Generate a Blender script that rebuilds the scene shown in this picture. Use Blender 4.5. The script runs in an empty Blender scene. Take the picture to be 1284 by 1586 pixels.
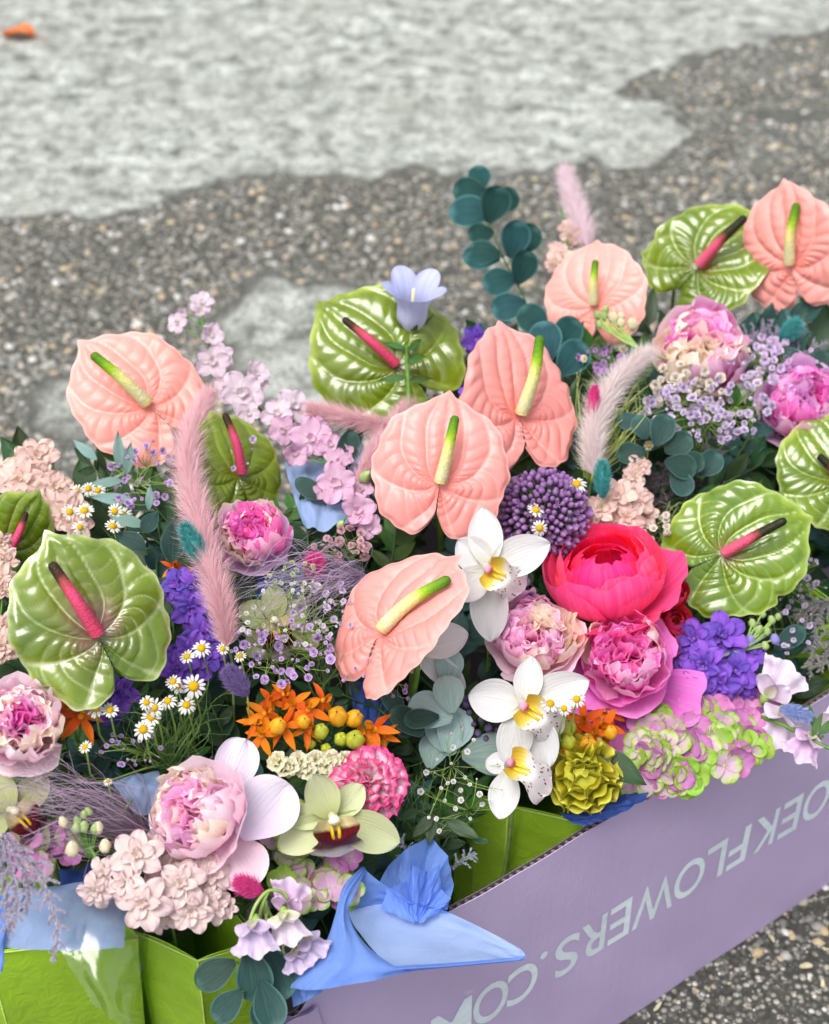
import bpy, math, random
import numpy as np
from mathutils import Vector, Matrix

# ------------------------------------------------------------------ camera, light, exposure
scene = bpy.context.scene
IW, IH, FPX = 1284.0, 1586.0, 2440.0          # photograph size and focal length in its pixels
PITCH, CAM_H = math.radians(38.0), 1.374
cam_data = bpy.data.cameras.new("camera")
cam = bpy.data.objects.new("camera", cam_data)
scene.collection.objects.link(cam)
cam.location = (0, 0, CAM_H)
cam.rotation_euler = (math.pi / 2 - PITCH, 0, 0)
cam_data.sensor_fit = 'VERTICAL'
cam_data.sensor_height = 32.5
cam_data.lens = 32.5 * FPX / IH
cam_data.clip_start, cam_data.clip_end = 0.05, 500
cam_data.dof.use_dof = True
cam_data.dof.focus_distance = 1.27
cam_data.dof.aperture_fstop = 5.2
scene.camera = cam

world = bpy.data.worlds.new("World")
scene.world = world
world.use_nodes = True
wn, wl = world.node_tree.nodes, world.node_tree.links
SUN_EL, SUN_AZ = math.radians(66), math.radians(-140)      # azimuth from +Y, clockwise
sky = wn.new('ShaderNodeTexSky')
sky.sky_type = 'NISHITA'
sky.sun_disc = False
sky.sun_elevation = SUN_EL
sky.sun_rotation = SUN_AZ
sky.air_density, sky.dust_density, sky.ozone_density = 1.0, 4.0, 1.0
hsv = wn.new('ShaderNodeHueSaturation')
hsv.inputs['Saturation'].default_value = 0.36            # overcast: grey-white cloud light
bg = wn['Background']
bg.inputs['Strength'].default_value = 0.15
wl.new(sky.outputs[0], hsv.inputs['Color'])
wl.new(hsv.outputs[0], bg.inputs['Color'])

sun_data = bpy.data.lights.new("sun", 'SUN')
sun_data.energy, sun_data.angle, sun_data.color = 1.5, math.radians(32), (1.0, 0.985, 0.965)
sun = bpy.data.objects.new("sun", sun_data)
scene.collection.objects.link(sun)
sd = Vector((math.sin(SUN_AZ) * math.cos(SUN_EL), math.cos(SUN_AZ) * math.cos(SUN_EL), math.sin(SUN_EL)))
sun.rotation_euler = sd.to_track_quat('Z', 'Y').to_euler()

scene.view_settings.view_transform = 'Standard'
scene.view_settings.look = 'None'
scene.view_settings.gamma = 1.0
scene.view_settings.exposure = 0.60
scene.cycles.max_bounces = 8
scene.cycles.transparent_max_bounces = 12
scene.cycles.sample_clamp_indirect = 6

# ------------------------------------------------------------------ geometry of the place
CAM = np.array([0, 0, CAM_H])
FW = np.array([0, math.cos(PITCH), -math.sin(PITCH)])
RT = np.array([1.0, 0, 0])
UP = np.cross(RT, FW)
PHI = math.atan(0.711)
PD = np.array([math.cos(PHI), math.sin(PHI), 0])          # along the printed box side
PN = np.array([-math.sin(PHI), math.cos(PHI), 0])         # from that side into the box
PO = np.array([0, 0.779, 0])
BOX_H = 0.338
rng = np.random.default_rng(11)
R = random.Random(5)

def unit(v):
    v = np.asarray(v, float)
    return v / max(np.linalg.norm(v), 1e-9)
def ray_z(px, py, z):
    d = FW * FPX + RT * (px - IW / 2) - UP * (py - IH / 2)
    return CAM + d * (z - CAM_H) / d[2]
def inward(P): return float(np.dot(np.asarray(P) - PO, PN))
def canopy_z(P):
    t = min(max((inward(P) + 0.01) / 0.30, 0), 1)
    return 0.352 + 0.165 * (t * t * (3 - 2 * t))
def at(px, py, lift=0.0):
    """the point of the bouquets' upper surface seen in that direction, raised towards the viewer by lift metres"""
    z = 0.42
    for _ in range(40):
        P = ray_z(px, py, z)
        z = 0.5 * z + 0.5 * canopy_z(P)
    return P + unit(CAM - P) * lift
def mpp(P): return float(np.dot(np.asarray(P) - CAM, FW)) / FPX    # metres per photograph pixel at P
def view_axes(P):
    t = unit(CAM - P); r = unit(np.cross(np.array([0, 0, 1.0]), t)); u = np.cross(t, r)
    return r, u, t
def offs(P, dx, dy, dt=0.0):
    r, u, t = view_axes(P); k = mpp(P)
    return P + r * dx * k - u * dy * k + t * dt
def mat4(X, Y, Z, P, s=1.0):
    return Matrix(((X[0] * s, Y[0] * s, Z[0] * s, P[0]), (X[1] * s, Y[1] * s, Z[1] * s, P[1]), (X[2] * s, Y[2] * s, Z[2] * s, P[2]), (0, 0, 0, 1)))
def frame(P, a=0.0, b=0.3, dx=0.0, dy=-1.0, s=1.0, yaw=0.0, pit=0.0):
    """Z = facing direction (view direction bent by a to the right, b up), Y = picture direction (dx,dy), then turned"""
    r, u, t = view_axes(P)
    Z = unit(t + a * r + b * u)
    Y = dx * r - dy * u
    Y = unit(Y - np.dot(Y, Z) * Z)
    X = np.cross(Y, Z)
    M = mat4(X, Y, Z, P, s)
    if yaw or pit:
        M = M @ Matrix.Rotation(math.radians(yaw), 4, 'Y') @ Matrix.Rotation(math.radians(pit), 4, 'X')
    return M

# ------------------------------------------------------------------ object helpers
COL = scene.collection
WM = {}                                            # world matrix of every object
def put(name, data, M, parent=None):
    o = bpy.data.objects.new(name, data)
    COL.objects.link(o)
    if parent is not None:
        o.parent = parent
        o.matrix_basis = WM[parent.as_pointer()].inverted() @ M
    else:
        o.matrix_basis = M
    WM[o.as_pointer()] = M
    return o
def thing(name, label, cat, P, group=None):
    o = put(name, None, Matrix.Translation(Vector(P)))
    o.empty_display_size = 0.01
    o['label'] = label; o['category'] = cat
    if group: o['group'] = group
    return o
def tag(o, label, cat, group=None):
    o['label'] = label; o['category'] = cat
    if group: o['group'] = group
    return o
I4 = Matrix.Identity(4)

def make_mesh(name, verts, faces, mat, uv=None, smooth=True, attrs=None, midx=None):
    me = bpy.data.meshes.new(name)
    verts = np.asarray(verts, float).reshape(-1, 3)
    if isinstance(faces, np.ndarray): faces = faces.tolist()
    me.from_pydata(verts.tolist(), [], faces)
    if uv is not None:
        uv = np.asarray(uv, float).reshape(-1, 2)
        lay = me.uv_layers.new(name='UVMap')
        li = np.empty(len(me.loops), dtype=np.int32); me.loops.foreach_get('vertex_index', li)
        lay.data.foreach_set('uv', uv[li].ravel())
    for k, val in (attrs or {}).items():
        a = me.attributes.new(k, 'FLOAT', 'POINT'); a.data.foreach_set('value', np.asarray(val, float).ravel())
    for m in (mat if isinstance(mat, (list, tuple)) else [mat]): me.materials.append(m)
    if midx is not None: me.polygons.foreach_set('material_index', np.asarray(midx, dtype=np.int32))
    if smooth: me.polygons.foreach_set('use_smooth', np.ones(len(me.polygons), dtype=bool))
    me.update()
    return me
def grid_faces(n, m, close_n=False, close_m=False, off=0):
    i = np.arange(n if close_n else n - 1)[:, None]; j = np.arange(m if close_m else m - 1)[None, :]
    a = i * m + j; b = ((i + 1) % n) * m + j; c = ((i + 1) % n) * m + (j + 1) % m; d = i * m + (j + 1) % m
    return (np.stack([a, b, c, d], -1).reshape(-1, 4) + off)
class MB:
    """collects pieces into one mesh"""
    def __init__(s): s.v, s.f, s.uv, s.mi, s.n = [], [], [], [], 0
    def add(s, v, f, uv=None, mi=0):
        v = np.asarray(v, float).reshape(-1, 3)
        uv = np.zeros((len(v), 2)) if uv is None else np.asarray(uv, float).reshape(-1, 2)
        s.v.append(v); s.uv.append(uv)
        fl = [[int(i) + s.n for i in q] for q in f]
        s.f += fl; s.mi += [mi] * len(fl); s.n += len(v)
    def grid(s, P, UV=None, mi=0, close_n=False, close_m=False):
        n, m = P.shape[:2]
        s.add(P, grid_faces(n, m, close_n, close_m), UV, mi)
    def mesh(s, name, mat, smooth=True):
        return make_mesh(name, np.concatenate(s.v), s.f, mat, np.concatenate(s.uv), smooth, midx=s.mi)
def xf(M, P):
    A = np.array(M); P = np.asarray(P, float)
    return P @ A[:3, :3].T + A[:3, 3]

def spline(pts, n):
    pts = np.asarray(pts, float)
    if len(pts) == 2: return pts[0] + np.linspace(0, 1, n)[:, None] * (pts[1] - pts[0])
    p = np.vstack([2 * pts[0] - pts[1], pts, 2 * pts[-1] - pts[-2]])
    t = np.linspace(0, len(pts) - 1 - 1e-6, n); i = t.astype(int); f = (t - i)[:, None]
    a, b, c, d = p[i], p[i + 1], p[i + 2], p[i + 3]
    return 0.5 * (2 * b + (c - a) * f + (2 * a - 5 * b + 4 * c - d) * f ** 2 + (3 * b - a - 3 * c + d) * f ** 3)
def tube(path, rad, seg=8, cap=True):
    path = np.asarray(path, float); n = len(path)
    rad = np.asarray(rad, float)
    if rad.ndim < 2: rad = np.repeat(np.broadcast_to(rad, (n,))[:, None], seg, 1)
    T = np.gradient(path, axis=0); T /= np.maximum(np.linalg.norm(T, axis=1), 1e-9)[:, None]
    ref = np.array([0.31, 0.77, 0.55]); ref = ref if abs(np.dot(ref, T[0])) < .9 else np.array([1.0, 0, 0])
    A = ref; an = np.linspace(0, 2 * math.pi, seg, endpoint=False); out = []
    for i in range(n):
        A = unit(A - np.dot(A, T[i]) * T[i]); B = np.cross(T[i], A)
        out.append(path[i] + rad[i][:, None] * (np.cos(an)[:, None] * A + np.sin(an)[:, None] * B))
    G = np.array(out); V = G.reshape(-1, 3); F = [list(q) for q in grid_faces(n, seg, close_m=True)]
    UV = np.stack(np.meshgrid(np.linspace(0, 1, n), np.linspace(0, 1, seg), indexing='ij')[::-1], -1).reshape(-1, 2)
    if cap:
        F.append(list(range(seg))[::1]); F.append([(n - 1) * seg + k for k in range(seg)][::-1])
    return V, F, UV

# ------------------------------------------------------------------ materials
def lin(h):
    h = h.lstrip('#'); c = [int(h[i:i + 2], 16) / 255 for i in (0, 2, 4)]
    return tuple(x / 12.92 if x <= .04045 else ((x + .055) / 1.055) ** 2.4 for x in c) + (1.0,)
MATS = {}
VAL = 0.90                                         # petals reflect a little less than the paper-white swatches they were matched to
class NT:
    def __init__(s, name):
        s.m = bpy.data.materials.new(name); s.m.use_nodes = True
        s.t = s.m.node_tree; s.t.nodes.clear(); s.out = s.t.nodes.new('ShaderNodeOutputMaterial')
    def n(s, typ, **kw):
        x = s.t.nodes.new(typ)
        for k, v in kw.items():
            if k.startswith('i_'):
                key = k[2:].replace('_', ' ')
                key = int(key) if key.isdigit() else key
                x.inputs[key].default_value = v
            else: setattr(x, k, v)
        return x
    def l(s, a, b): s.t.links.new(a, b)
    def ramp(s, fac, stops, interp='LINEAR'):
        x = s.n('ShaderNodeValToRGB'); x.color_ramp.interpolation = interp
        e = x.color_ramp.elements
        while len(e) < len(stops): e.new(0.5)
        for k, (p, c) in enumerate(sorted(stops, key=lambda q: q[0])):
            e[k].position = p; e[k].color = lin(c) if isinstance(c, str) else (c if len(c) == 4 else (*c, 1))
        s.l(fac, x.inputs[0]); return x.outputs[0]
    def mix(s, fac, a, b, mode='MIX'):
        x = s.n('ShaderNodeMix', data_type='RGBA', blend_type=mode)
        for sock, v in ((x.inputs[0], fac), (x.inputs[6], a), (x.inputs[7], b)):
            if hasattr(v, 'is_linked') or hasattr(v, 'links'): s.l(v, sock)
            else: sock.default_value = lin(v) if isinstance(v, str) else v
        return x.outputs[2]
    def math(s, op, a, b=0.0):
        x = s.n('ShaderNodeMath', operation=op)
        for k, v in ((0, a), (1, b)):
            if hasattr(v, 'links'): s.l(v, x.inputs[k])
            else: x.inputs[k].default_value = v
        return x.outputs[0]
def finish(t, col, rough=.5, trans=0.0, spec=.5, bump=None, bdist=.002, coat=0.0, sheen=0.0, bstr=.5):
    p = t.n('ShaderNodeBsdfPrincipled', i_Roughness=rough)
    p.inputs['Specular IOR Level'].default_value = spec
    p.inputs['Coat Weight'].default_value = coat; p.inputs['Coat Roughness'].default_value = .15
    p.inputs['Sheen Weight'].default_value = sheen
    if hasattr(col, 'links'): t.l(col, p.inputs['Base Color'])
    else: p.inputs['Base Color'].default_value = lin(col)
    if bump is not None:
        b = t.n('ShaderNodeBump', i_Strength=bstr, i_Distance=bdist); t.l(bump, b.inputs['Height']); t.l(b.outputs[0], p.inputs['Normal'])
    if trans > 0:
        tr = t.n('ShaderNodeBsdfTranslucent'); mx = t.n('ShaderNodeMixShader', i_0=trans)
        if hasattr(col, 'links'): t.l(col, tr.inputs[0])
        else: tr.inputs[0].default_value = lin(col)
        t.l(p.outputs[0], mx.inputs[1]); t.l(tr.outputs[0], mx.inputs[2]); t.l(mx.outputs[0], t.out.inputs[0])
    else: t.l(p.outputs[0], t.out.inputs[0])
    return t.m
def petal_mat(name, stops, edge=None, streak=None, rough=.65, trans=.16, spot=None, rnd=.10, spec=.22, sheen=.0, vein=None, coat=0.0, mottle=None, val=None):
    """colour runs along V of the petal; edge = (colour, start); streak = (colour, amount); natural petal colouring only"""
    if name in MATS: return MATS[name]
    t = NT(name)
    uv = t.n('ShaderNodeUVMap'); sp = t.n('ShaderNodeSeparateXYZ'); t.l(uv.outputs[0], sp.inputs[0])
    U, Vv = sp.outputs[0], sp.outputs[1]
    if isinstance(stops, str): stops = [(0, stops), (1, stops)]
    nz = t.n('ShaderNodeTexNoise', i_Scale=3.0, i_Detail=3.0); t.l(uv.outputs[0], nz.inputs['Vector'])
    vv = t.math('ADD', Vv, t.math('MULTIPLY', t.math('SUBTRACT', nz.outputs[0], .5), .22))
    col = t.ramp(vv, stops)
    if edge:
        au = t.math('MULTIPLY', t.math('ABSOLUTE', t.math('SUBTRACT', U, .5)), 2.0)
        e = t.math('ADD', t.math('MAXIMUM', au, Vv), t.math('MULTIPLY', t.math('SUBTRACT', nz.outputs[0], .5), .25))
        f = t.ramp(e, [(max(edge[1] - .18, 0), (0, 0, 0)), (min(edge[1] + .12, 1), (1, 1, 1))])
        col = t.mix(f, col, edge[0])
    mp = t.n('ShaderNodeMapping'); mp.inputs['Scale'].default_value = (22, 1.3, 1); t.l(uv.outputs[0], mp.inputs[0])
    sn = t.n('ShaderNodeTexNoise', i_Scale=1.0, i_Detail=2.0); t.l(mp.outputs[0], sn.inputs['Vector'])
    if streak:
        f = t.ramp(sn.outputs[0], [(.42, (0, 0, 0)), (.68, (1, 1, 1))])
        col = t.mix(t.math('MULTIPLY', f, streak[1]), col, streak[0])
    if spot:
        vo = t.n('ShaderNodeTexVoronoi', i_Scale=spot[1]); t.l(uv.outputs[0], vo.inputs['Vector'])
        f = t.ramp(vo.outputs['Distance'], [(.20, (1, 1, 1)), (.30, (0, 0, 0))])
        msk = t.ramp(Vv, [(spot[2], (0, 0, 0)), (spot[2] + .12, (1, 1, 1))])
        col = t.mix(t.math('MULTIPLY', f, msk), col, spot[0])
    if vein:
        at_ = t.n('ShaderNodeAttribute', attribute_name='vein')
        col = t.mix(t.math('MULTIPLY', at_.outputs['Fac'], vein[1]), col, vein[0])
    oi = t.n('ShaderNodeObjectInfo')
    h = t.n('ShaderNodeHueSaturation')
    t.l(t.math('ADD', t.math('MULTIPLY', oi.outputs['Random'], rnd * .25), .5 - rnd * .125), h.inputs['Hue'])
    t.l(t.math('ADD', t.math('MULTIPLY', oi.outputs['Random'], rnd * 2), (val or VAL) - rnd), h.inputs['Value'])
    t.l(col, h.inputs['Color'])
    if mottle:
        tc = t.n('ShaderNodeTexCoord'); mz = t.n('ShaderNodeTexNoise', i_Scale=mottle[1], i_Detail=5.0, i_Roughness=.65); t.l(tc.outputs['Object'], mz.inputs['Vector'])
        sv = t.n('ShaderNodeTexVoronoi', i_Scale=70.0); t.l(tc.outputs['Object'], sv.inputs['Vector']); sk = t.math('MULTIPLY', t.ramp(sv.outputs['Distance'], [(.05, (1, 1, 1)), (.11, (0, 0, 0))]), t.math('GREATER_THAN', mz.outputs[0], .58)); col = t.mix(t.math('MULTIPLY', sk, .55), col, '#7a5a3a')   # small bruises
        f = t.math('MULTIPLY', t.ramp(mz.outputs[0], [(.42, (0, 0, 0)), (.66, (1, 1, 1))]), mottle[2]); t.l(t.mix(f, col, mottle[0]), h.inputs['Color'])
    MATS[name] = finish(t, h.outputs[0], rough, trans * .6, spec, sn.outputs[0], .0018, coat, sheen, .5)
    return MATS[name]
def plain(name, color, rough=.6, trans=0.0, spec=.4, noise=0.12, scale=60, bump=.0, coat=0, sheen=0, rnd=.08):
    if name in MATS: return MATS[name]
    t = NT(name); tc = t.n('ShaderNodeTexCoord')
    nz = t.n('ShaderNodeTexNoise', i_Scale=float(scale), i_Detail=4.0); t.l(tc.outputs['Object'], nz.inputs['Vector'])
    c = lin(color)
    dk = tuple(x * (1 - noise * 1.6) for x in c[:3]) + (1,); lt = tuple(min(x * (1 + noise), 1) for x in c[:3]) + (1,)
    col = t.ramp(nz.outputs[0], [(.3, dk), (.7, lt)])
    oi = t.n('ShaderNodeObjectInfo'); h = t.n('ShaderNodeHueSaturation')
    t.l(t.math('ADD', t.math('MULTIPLY', oi.outputs['Random'], rnd * 2), 1 - rnd), h.inputs['Value']); t.l(col, h.inputs['Color'])
    MATS[name] = finish(t, h.outputs[0], rough, trans, spec, nz.outputs[0] if bump else None, bump or .001, coat, sheen)
    return MATS[name]
# ------------------------------------------------------------------ the setting: ground
def vnoise(x, y, sc, seed=0):
    r_ = np.random.default_rng(seed); L = r_.random((128, 128)); x = np.asarray(x) / sc; y = np.asarray(y) / sc
    xi, yi = np.floor(x).astype(int), np.floor(y).astype(int); fx, fy = x - xi, y - yi
    fx, fy = fx * fx * (3 - 2 * fx), fy * fy * (3 - 2 * fy)
    g = lambda a, b: L[a % 128, b % 128]
    return (g(xi, yi) * (1 - fx) + g(xi + 1, yi) * fx) * (1 - fy) + (g(xi, yi + 1) * (1 - fx) + g(xi + 1, yi + 1) * fx) * fy
def fbm(x, y, sc, seed=0, o=4): return sum(vnoise(x, y, sc / 2 ** k, seed + k) * .5 ** k for k in range(o)) / (2 - .5 ** (o - 1))
def poly_sd(x, y, poly):
    """signed distance to a polygon, positive inside"""
    poly = np.asarray(poly); ins = np.zeros(x.shape, bool); dist = np.full(x.shape, 1e9)
    for k in range(len(poly)):
        a, b = poly[k], poly[(k + 1) % len(poly)]; e = b - a
        t = np.clip(((x - a[0]) * e[0] + (y - a[1]) * e[1]) / (e @ e), 0, 1)
        dist = np.minimum(dist, np.hypot(x - a[0] - t * e[0], y - a[1] - t * e[1]))
        c = ((a[1] > y) != (b[1] > y)) & (x < (b[0] - a[0]) * (y - a[1]) / (b[1] - a[1] + 1e-12) + a[0]); ins ^= c
    return np.where(ins, dist, -dist)
gp = lambda L: np.array([ray_z(a, b, 0)[:2] for a, b in L])
SLAB = np.vstack([gp([(-60, 335), (120, 312), (300, 300), (440, 308), (640, 288), (860, 278), (1010, 262), (1062, 205), (1010, 140), (1090, 80), (1320, 30)]), [[6, 5.5], [6, 30], [-30, 30], [-30, 2.6]]])
ROUGH = np.vstack([gp([(1000, 262), (1130, 262), (1330, 235), (1330, 20), (1060, 60), (1000, 130)]), ])
PATCHES = [gp([(330, 500), (420, 452), (520, 455), (585, 520), (560, 640), (430, 660), (340, 610)]), gp([(85, 600), (150, 590), (180, 690), (110, 720), (75, 660)])]
def slab_mask(x, y):
    wob = (fbm(x, y, .30, 3) - .5) * .34 + (fbm(x, y, .05, 9, 3) - .5) * .10
    d = poly_sd(x, y, SLAB) + wob; m = 1 / (1 + np.exp(-d / .007))
    m = np.maximum(m, .62 * np.clip((fbm(x, y, .20, 77) - .30) * 4, 0, 1) / (1 + np.exp(-(poly_sd(x, y, ROUGH) + wob) / .04)))
    for p in PATCHES: m = np.maximum(m, .9 / (1 + np.exp(-(poly_sd(x, y, p) + wob * .6) / .012)))
    return m
def ground_z(x, y, m):
    worn = np.clip((fbm(x, y, .05, 21) - .40) * 5, 0, 1)
    return m * (.004 + .005 * worn + .004 * fbm(x, y, .09, 33)) + (1 - m) * (.004 * fbm(x, y, .022, 40, 3))
def build_ground():
    far = lambda a, b: list(np.geomspace(.3, 70, 14))
    xs = np.array(sorted([-1.9 - v for v in far(0, 0)] + list(np.arange(-1.9, 1.9, .013)) + [1.9 + v for v in far(0, 0)]))
    ys = np.array(sorted([.2 - v for v in np.geomspace(.3, 30, 10)] + list(np.arange(.2, 4.6, .014)) + [4.6 + v for v in far(0, 0)]))
    X, Y = np.meshgrid(xs, ys, indexing='ij'); m = slab_mask(X, Y)
    Z = ground_z(X, Y, m)
    t = NT('weathered_concrete_and_aggregate'); tc = t.n('ShaderNodeTexCoord'); at_ = t.n('ShaderNodeAttribute', attribute_name='slab')
    def nz(sc, det=5.0, rg=.6):
        x = t.n('ShaderNodeTexNoise', i_Scale=sc, i_Detail=det, i_Roughness=rg); t.l(tc.outputs['Object'], x.inputs['Vector']); return x.outputs[0]
    big, mid, fine = nz(5.0), nz(20.0, 8.0, .78), nz(170.0, 3.0, .7)
    conc = t.ramp(mid, [(.36, '#50534d'), (.43, '#888c84'), (.52, '#b0b5ac'), (.62, '#dfe2dc')])
    conc = t.mix(t.ramp(big, [(.40, (0, 0, 0)), (.68, (.5, .5, .5))]), conc, '#9a9a90')
    pits = t.ramp(fine, [(.38, (1, 1, 1)), (.50, (0, 0, 0))])
    conc = t.mix(t.math('MULTIPLY', pits, .8), conc, '#55544c')
    conc = t.mix(t.ramp(fine, [(.60, (0, 0, 0)), (.70, (.8, .8, .8))]), conc, '#e6e7e2')
    vo = t.n('ShaderNodeTexVoronoi', i_Scale=150.0); t.l(tc.outputs['Object'], vo.inputs['Vector'])
    sepc = t.n('ShaderNodeSeparateColor'); t.l(vo.outputs['Color'], sepc.inputs[0])
    agg = t.ramp(sepc.outputs[0], [(0, '#474741'), (.3, '#6b6a62'), (.55, '#8f8d83'), (.75, '#b2afa4'), (.86, '#c4bba6'), (1, '#e8e6dd')])
    agg = t.mix(t.ramp(vo.outputs['Distance'], [(.30, (0, 0, 0)), (.55, (1, 1, 1))]), agg, '#4e4d47')
    agg = t.mix(t.ramp(fine, [(.35, (.8, .8, .8)), (.55, (0, 0, 0))]), agg, '#34342f')
    col = t.mix(at_.outputs['Fac'], agg, conc)
    vc = t.n('ShaderNodeTexVoronoi', feature='DISTANCE_TO_EDGE', i_Scale=1.6); ds = t.n('ShaderNodeMix', data_type='VECTOR', i_0=.12); wz = t.n('ShaderNodeTexNoise', i_Scale=9.0, i_Detail=4.0); t.l(tc.outputs['Object'], wz.inputs['Vector']); t.l(tc.outputs['Object'], ds.inputs[4]); t.l(wz.outputs['Color'], ds.inputs[5]); t.l(ds.outputs[1], vc.inputs['Vector'])
    col = t.mix(t.math('MULTIPLY', t.ramp(vc.outputs['Distance'], [(.004, (1, 1, 1)), (.016, (0, 0, 0))]), .18), col, '#4a4943')            # hairline cracks
    col = t.mix(t.ramp(at_.outputs['Fac'], [(.12, (0, 0, 0)), (.4, (.75, .75, .75)), (.62, (.6, .6, .6)), (.86, (0, 0, 0))]), col, '#45443f')      # dirt caught along the broken edge
    bmp = t.math('ADD', t.math('MULTIPLY', fine, .6), t.math('SUBTRACT', mid, t.math('MULTIPLY', vo.outputs['Distance'], .4)))
    finish(t, col, .85, 0, .3, bmp, .006, bstr=.9)
    me = make_mesh('ground', np.stack([X, Y, Z], -1), grid_faces(len(xs), len(ys)), t.m, attrs={'slab': m})
    o = put('ground', me, I4); o['kind'] = 'structure'
    # stones set in the worn aggregate
    ph = (1 + 5 ** .5) / 2
    iv = np.array([(-1, ph, 0), (1, ph, 0), (-1, -ph, 0), (1, -ph, 0), (0, -1, ph), (0, 1, ph), (0, -1, -ph), (0, 1, -ph), (ph, 0, -1), (ph, 0, 1), (-ph, 0, -1), (-ph, 0, 1)]) / math.hypot(1, ph)
    ifc = np.array([(0, 11, 5), (0, 5, 1), (0, 1, 7), (0, 7, 10), (0, 10, 11), (1, 5, 9), (5, 11, 4), (11, 10, 2), (10, 7, 6), (7, 1, 8), (3, 9, 4), (3, 4, 2), (3, 2, 6), (3, 6, 8), (3, 8, 9), (4, 9, 5), (2, 4, 11), (6, 2, 10), (8, 6, 7), (9, 8, 1)])
    g = np.random.default_rng(3)
    def stones(n, x0, x1, y0, y1, smin, smax, sink):
        x, y = g.uniform(x0, x1, n), g.uniform(y0, y1, n); m = slab_mask(x, y); k = m < .35; x, y, m = x[k], y[k], m[k]; n = len(x)
        s = smin + (smax - smin) * g.random(n) ** 2.2
        rad = np.stack([s * g.uniform(.8, 1.25, n), s * g.uniform(.6, 1, n), s * g.uniform(.45, .7, n)], -1)
        a = g.uniform(0, 6.28, n)
        v = iv[None] * (1 + g.uniform(-.2, .2, (n, 12, 1))) * rad[:, None, :]
        c, sn = np.cos(a)[:, None], np.sin(a)[:, None]
        vx = v[..., 0] * c - v[..., 1] * sn + x[:, None]; vy = v[..., 0] * sn + v[..., 1] * c + y[:, None]
        vz = v[..., 2] + (ground_z(x, y, m) - sink * rad[:, 2])[:, None]
        return np.stack([vx, vy, vz], -1).reshape(-1, 3), n
    vs = []; tot = 0
    for a in ((26000, -1.3, 1.5, 1.0, 3.9, .003, .0100, .25), (9000, .15, 1.0, .75, 1.35, .0010, .0032, .45), (3000, -1.3, -.2, 1.0, 2.2, .004, .011, .2)):
        v, n = stones(*a); vs.append(v); tot += n
    F = (ifc[None] + 12 * np.arange(tot)[:, None, None]).reshape(-1, 3)
    t = NT('mixed_river_stones'); ge = t.n('ShaderNodeNewGeometry'); tc = t.n('ShaderNodeTexCoord')
    f = t.n('ShaderNodeTexNoise', i_Scale=400.0, i_Detail=3.0); t.l(tc.outputs['Object'], f.inputs['Vector'])
    col = t.ramp(ge.outputs['Random Per Island'], [(0, '#45453f'), (.18, '#6e6d66'), (.36, '#94928a'), (.52, '#bab7ad'), (.66, '#8f9292'), (.77, '#cdb98f'), (.85, '#b39a7c'), (.91, '#d6d3ca'), (1, '#e6e4de')])
    col = t.mix(t.math('MULTIPLY', f.outputs[0], .3), col, '#6a665e')
    finish(t, col, .6, 0, .45, f.outputs[0], .002)
    o = put('gravel', make_mesh('gravel', np.concatenate(vs), F, t.m), I4); o['kind'] = 'stuff'
    o['label'] = 'rounded brown and grey stones set in the worn ground'; o['category'] = 'gravel'
build_ground()

def ground_litter():
    # orange fallen leaf far behind, pale chips by the box
    P = ray_z(30, 57, .012)
    m = petal_mat('dry_orange_leaf', [(0, '#b85a2a'), (.5, '#d9764a'), (1, '#c2663a')], trans=.1, rough=.7)
    u, v = np.meshgrid(np.linspace(-1, 1, 9), np.linspace(0, 1, 13), indexing='ij')
    w = np.sin(np.pi * np.clip(v, .02, .98)) ** .7 * .028 * (1 + .15 * np.sin(17 * v))
    G = np.stack([u * w, v * .085 - .04, .012 * u ** 2 + .008 * np.sin(5 * v) + .004], -1)
    r_ = thing('fallen_leaf', 'curled orange fallen leaf lying on the pale concrete at the top', 'leaf', P)
    put('blade', make_mesh('blade', G, grid_faces(9, 13), m, np.stack([u / 2 + .5, v], -1)), Matrix.Translation(Vector(P)) @ Matrix.Rotation(1.2, 4, 'Z'), r_)
    st, f, uv = tube([(0, -.04, .008), (0, -.055, .006), (.006, -.07, .003)], .0012, 5)
    put('leaf_stalk', make_mesh('leaf_stalk', st, f, m, uv), Matrix.Translation(Vector(P)) @ Matrix.Rotation(1.2, 4, 'Z'), r_)
    chip = plain('pale_straw_chip', '#c9bf9c', .7)
    spots = [(1195, 1455, 15, 'short pale straw chip beside the box, farthest up the gravel'), (1248, 1497, 18, 'longest pale straw chip in the gravel beside the box'),
             (1018, 1560, 17, 'tan husk flake touching the ground under the box corner'), (1275, 1525, 12, 'yellowish chip near the gravel corner beside the box'), (1280, 1470, 12, 'white flake beside the gravel edge above the straw chips')]
    for k, (x, y, L, lab) in enumerate(spots):
        P = ray_z(x, y, .006); L *= mpp(P)
        g = np.linspace(0, 1, 7); u = np.linspace(-1, 1, 4)
        U, V = np.meshgrid(u, g, indexing='ij')
        top = np.stack([U * L * (.16 + .12 * (k % 2)) * np.sin(np.pi * (.12 + .76 * V)), (V - .5) * L, .0016 + .002 * np.sin(3 * V + k) + .0012 * (1 - U ** 2)], -1)
        b = MB(); b.grid(top); b.grid(top - np.array([0, 0, .0014]))
        o = put('straw_chip', b.mesh('straw_chip', chip), Matrix.Translation(Vector(P)) @ Matrix.Rotation(.9 * k + .5, 4, 'Z'))
        tag(o, lab, 'chip', 'chips lying on the gravel beside the box')
ground_litter()

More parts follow.
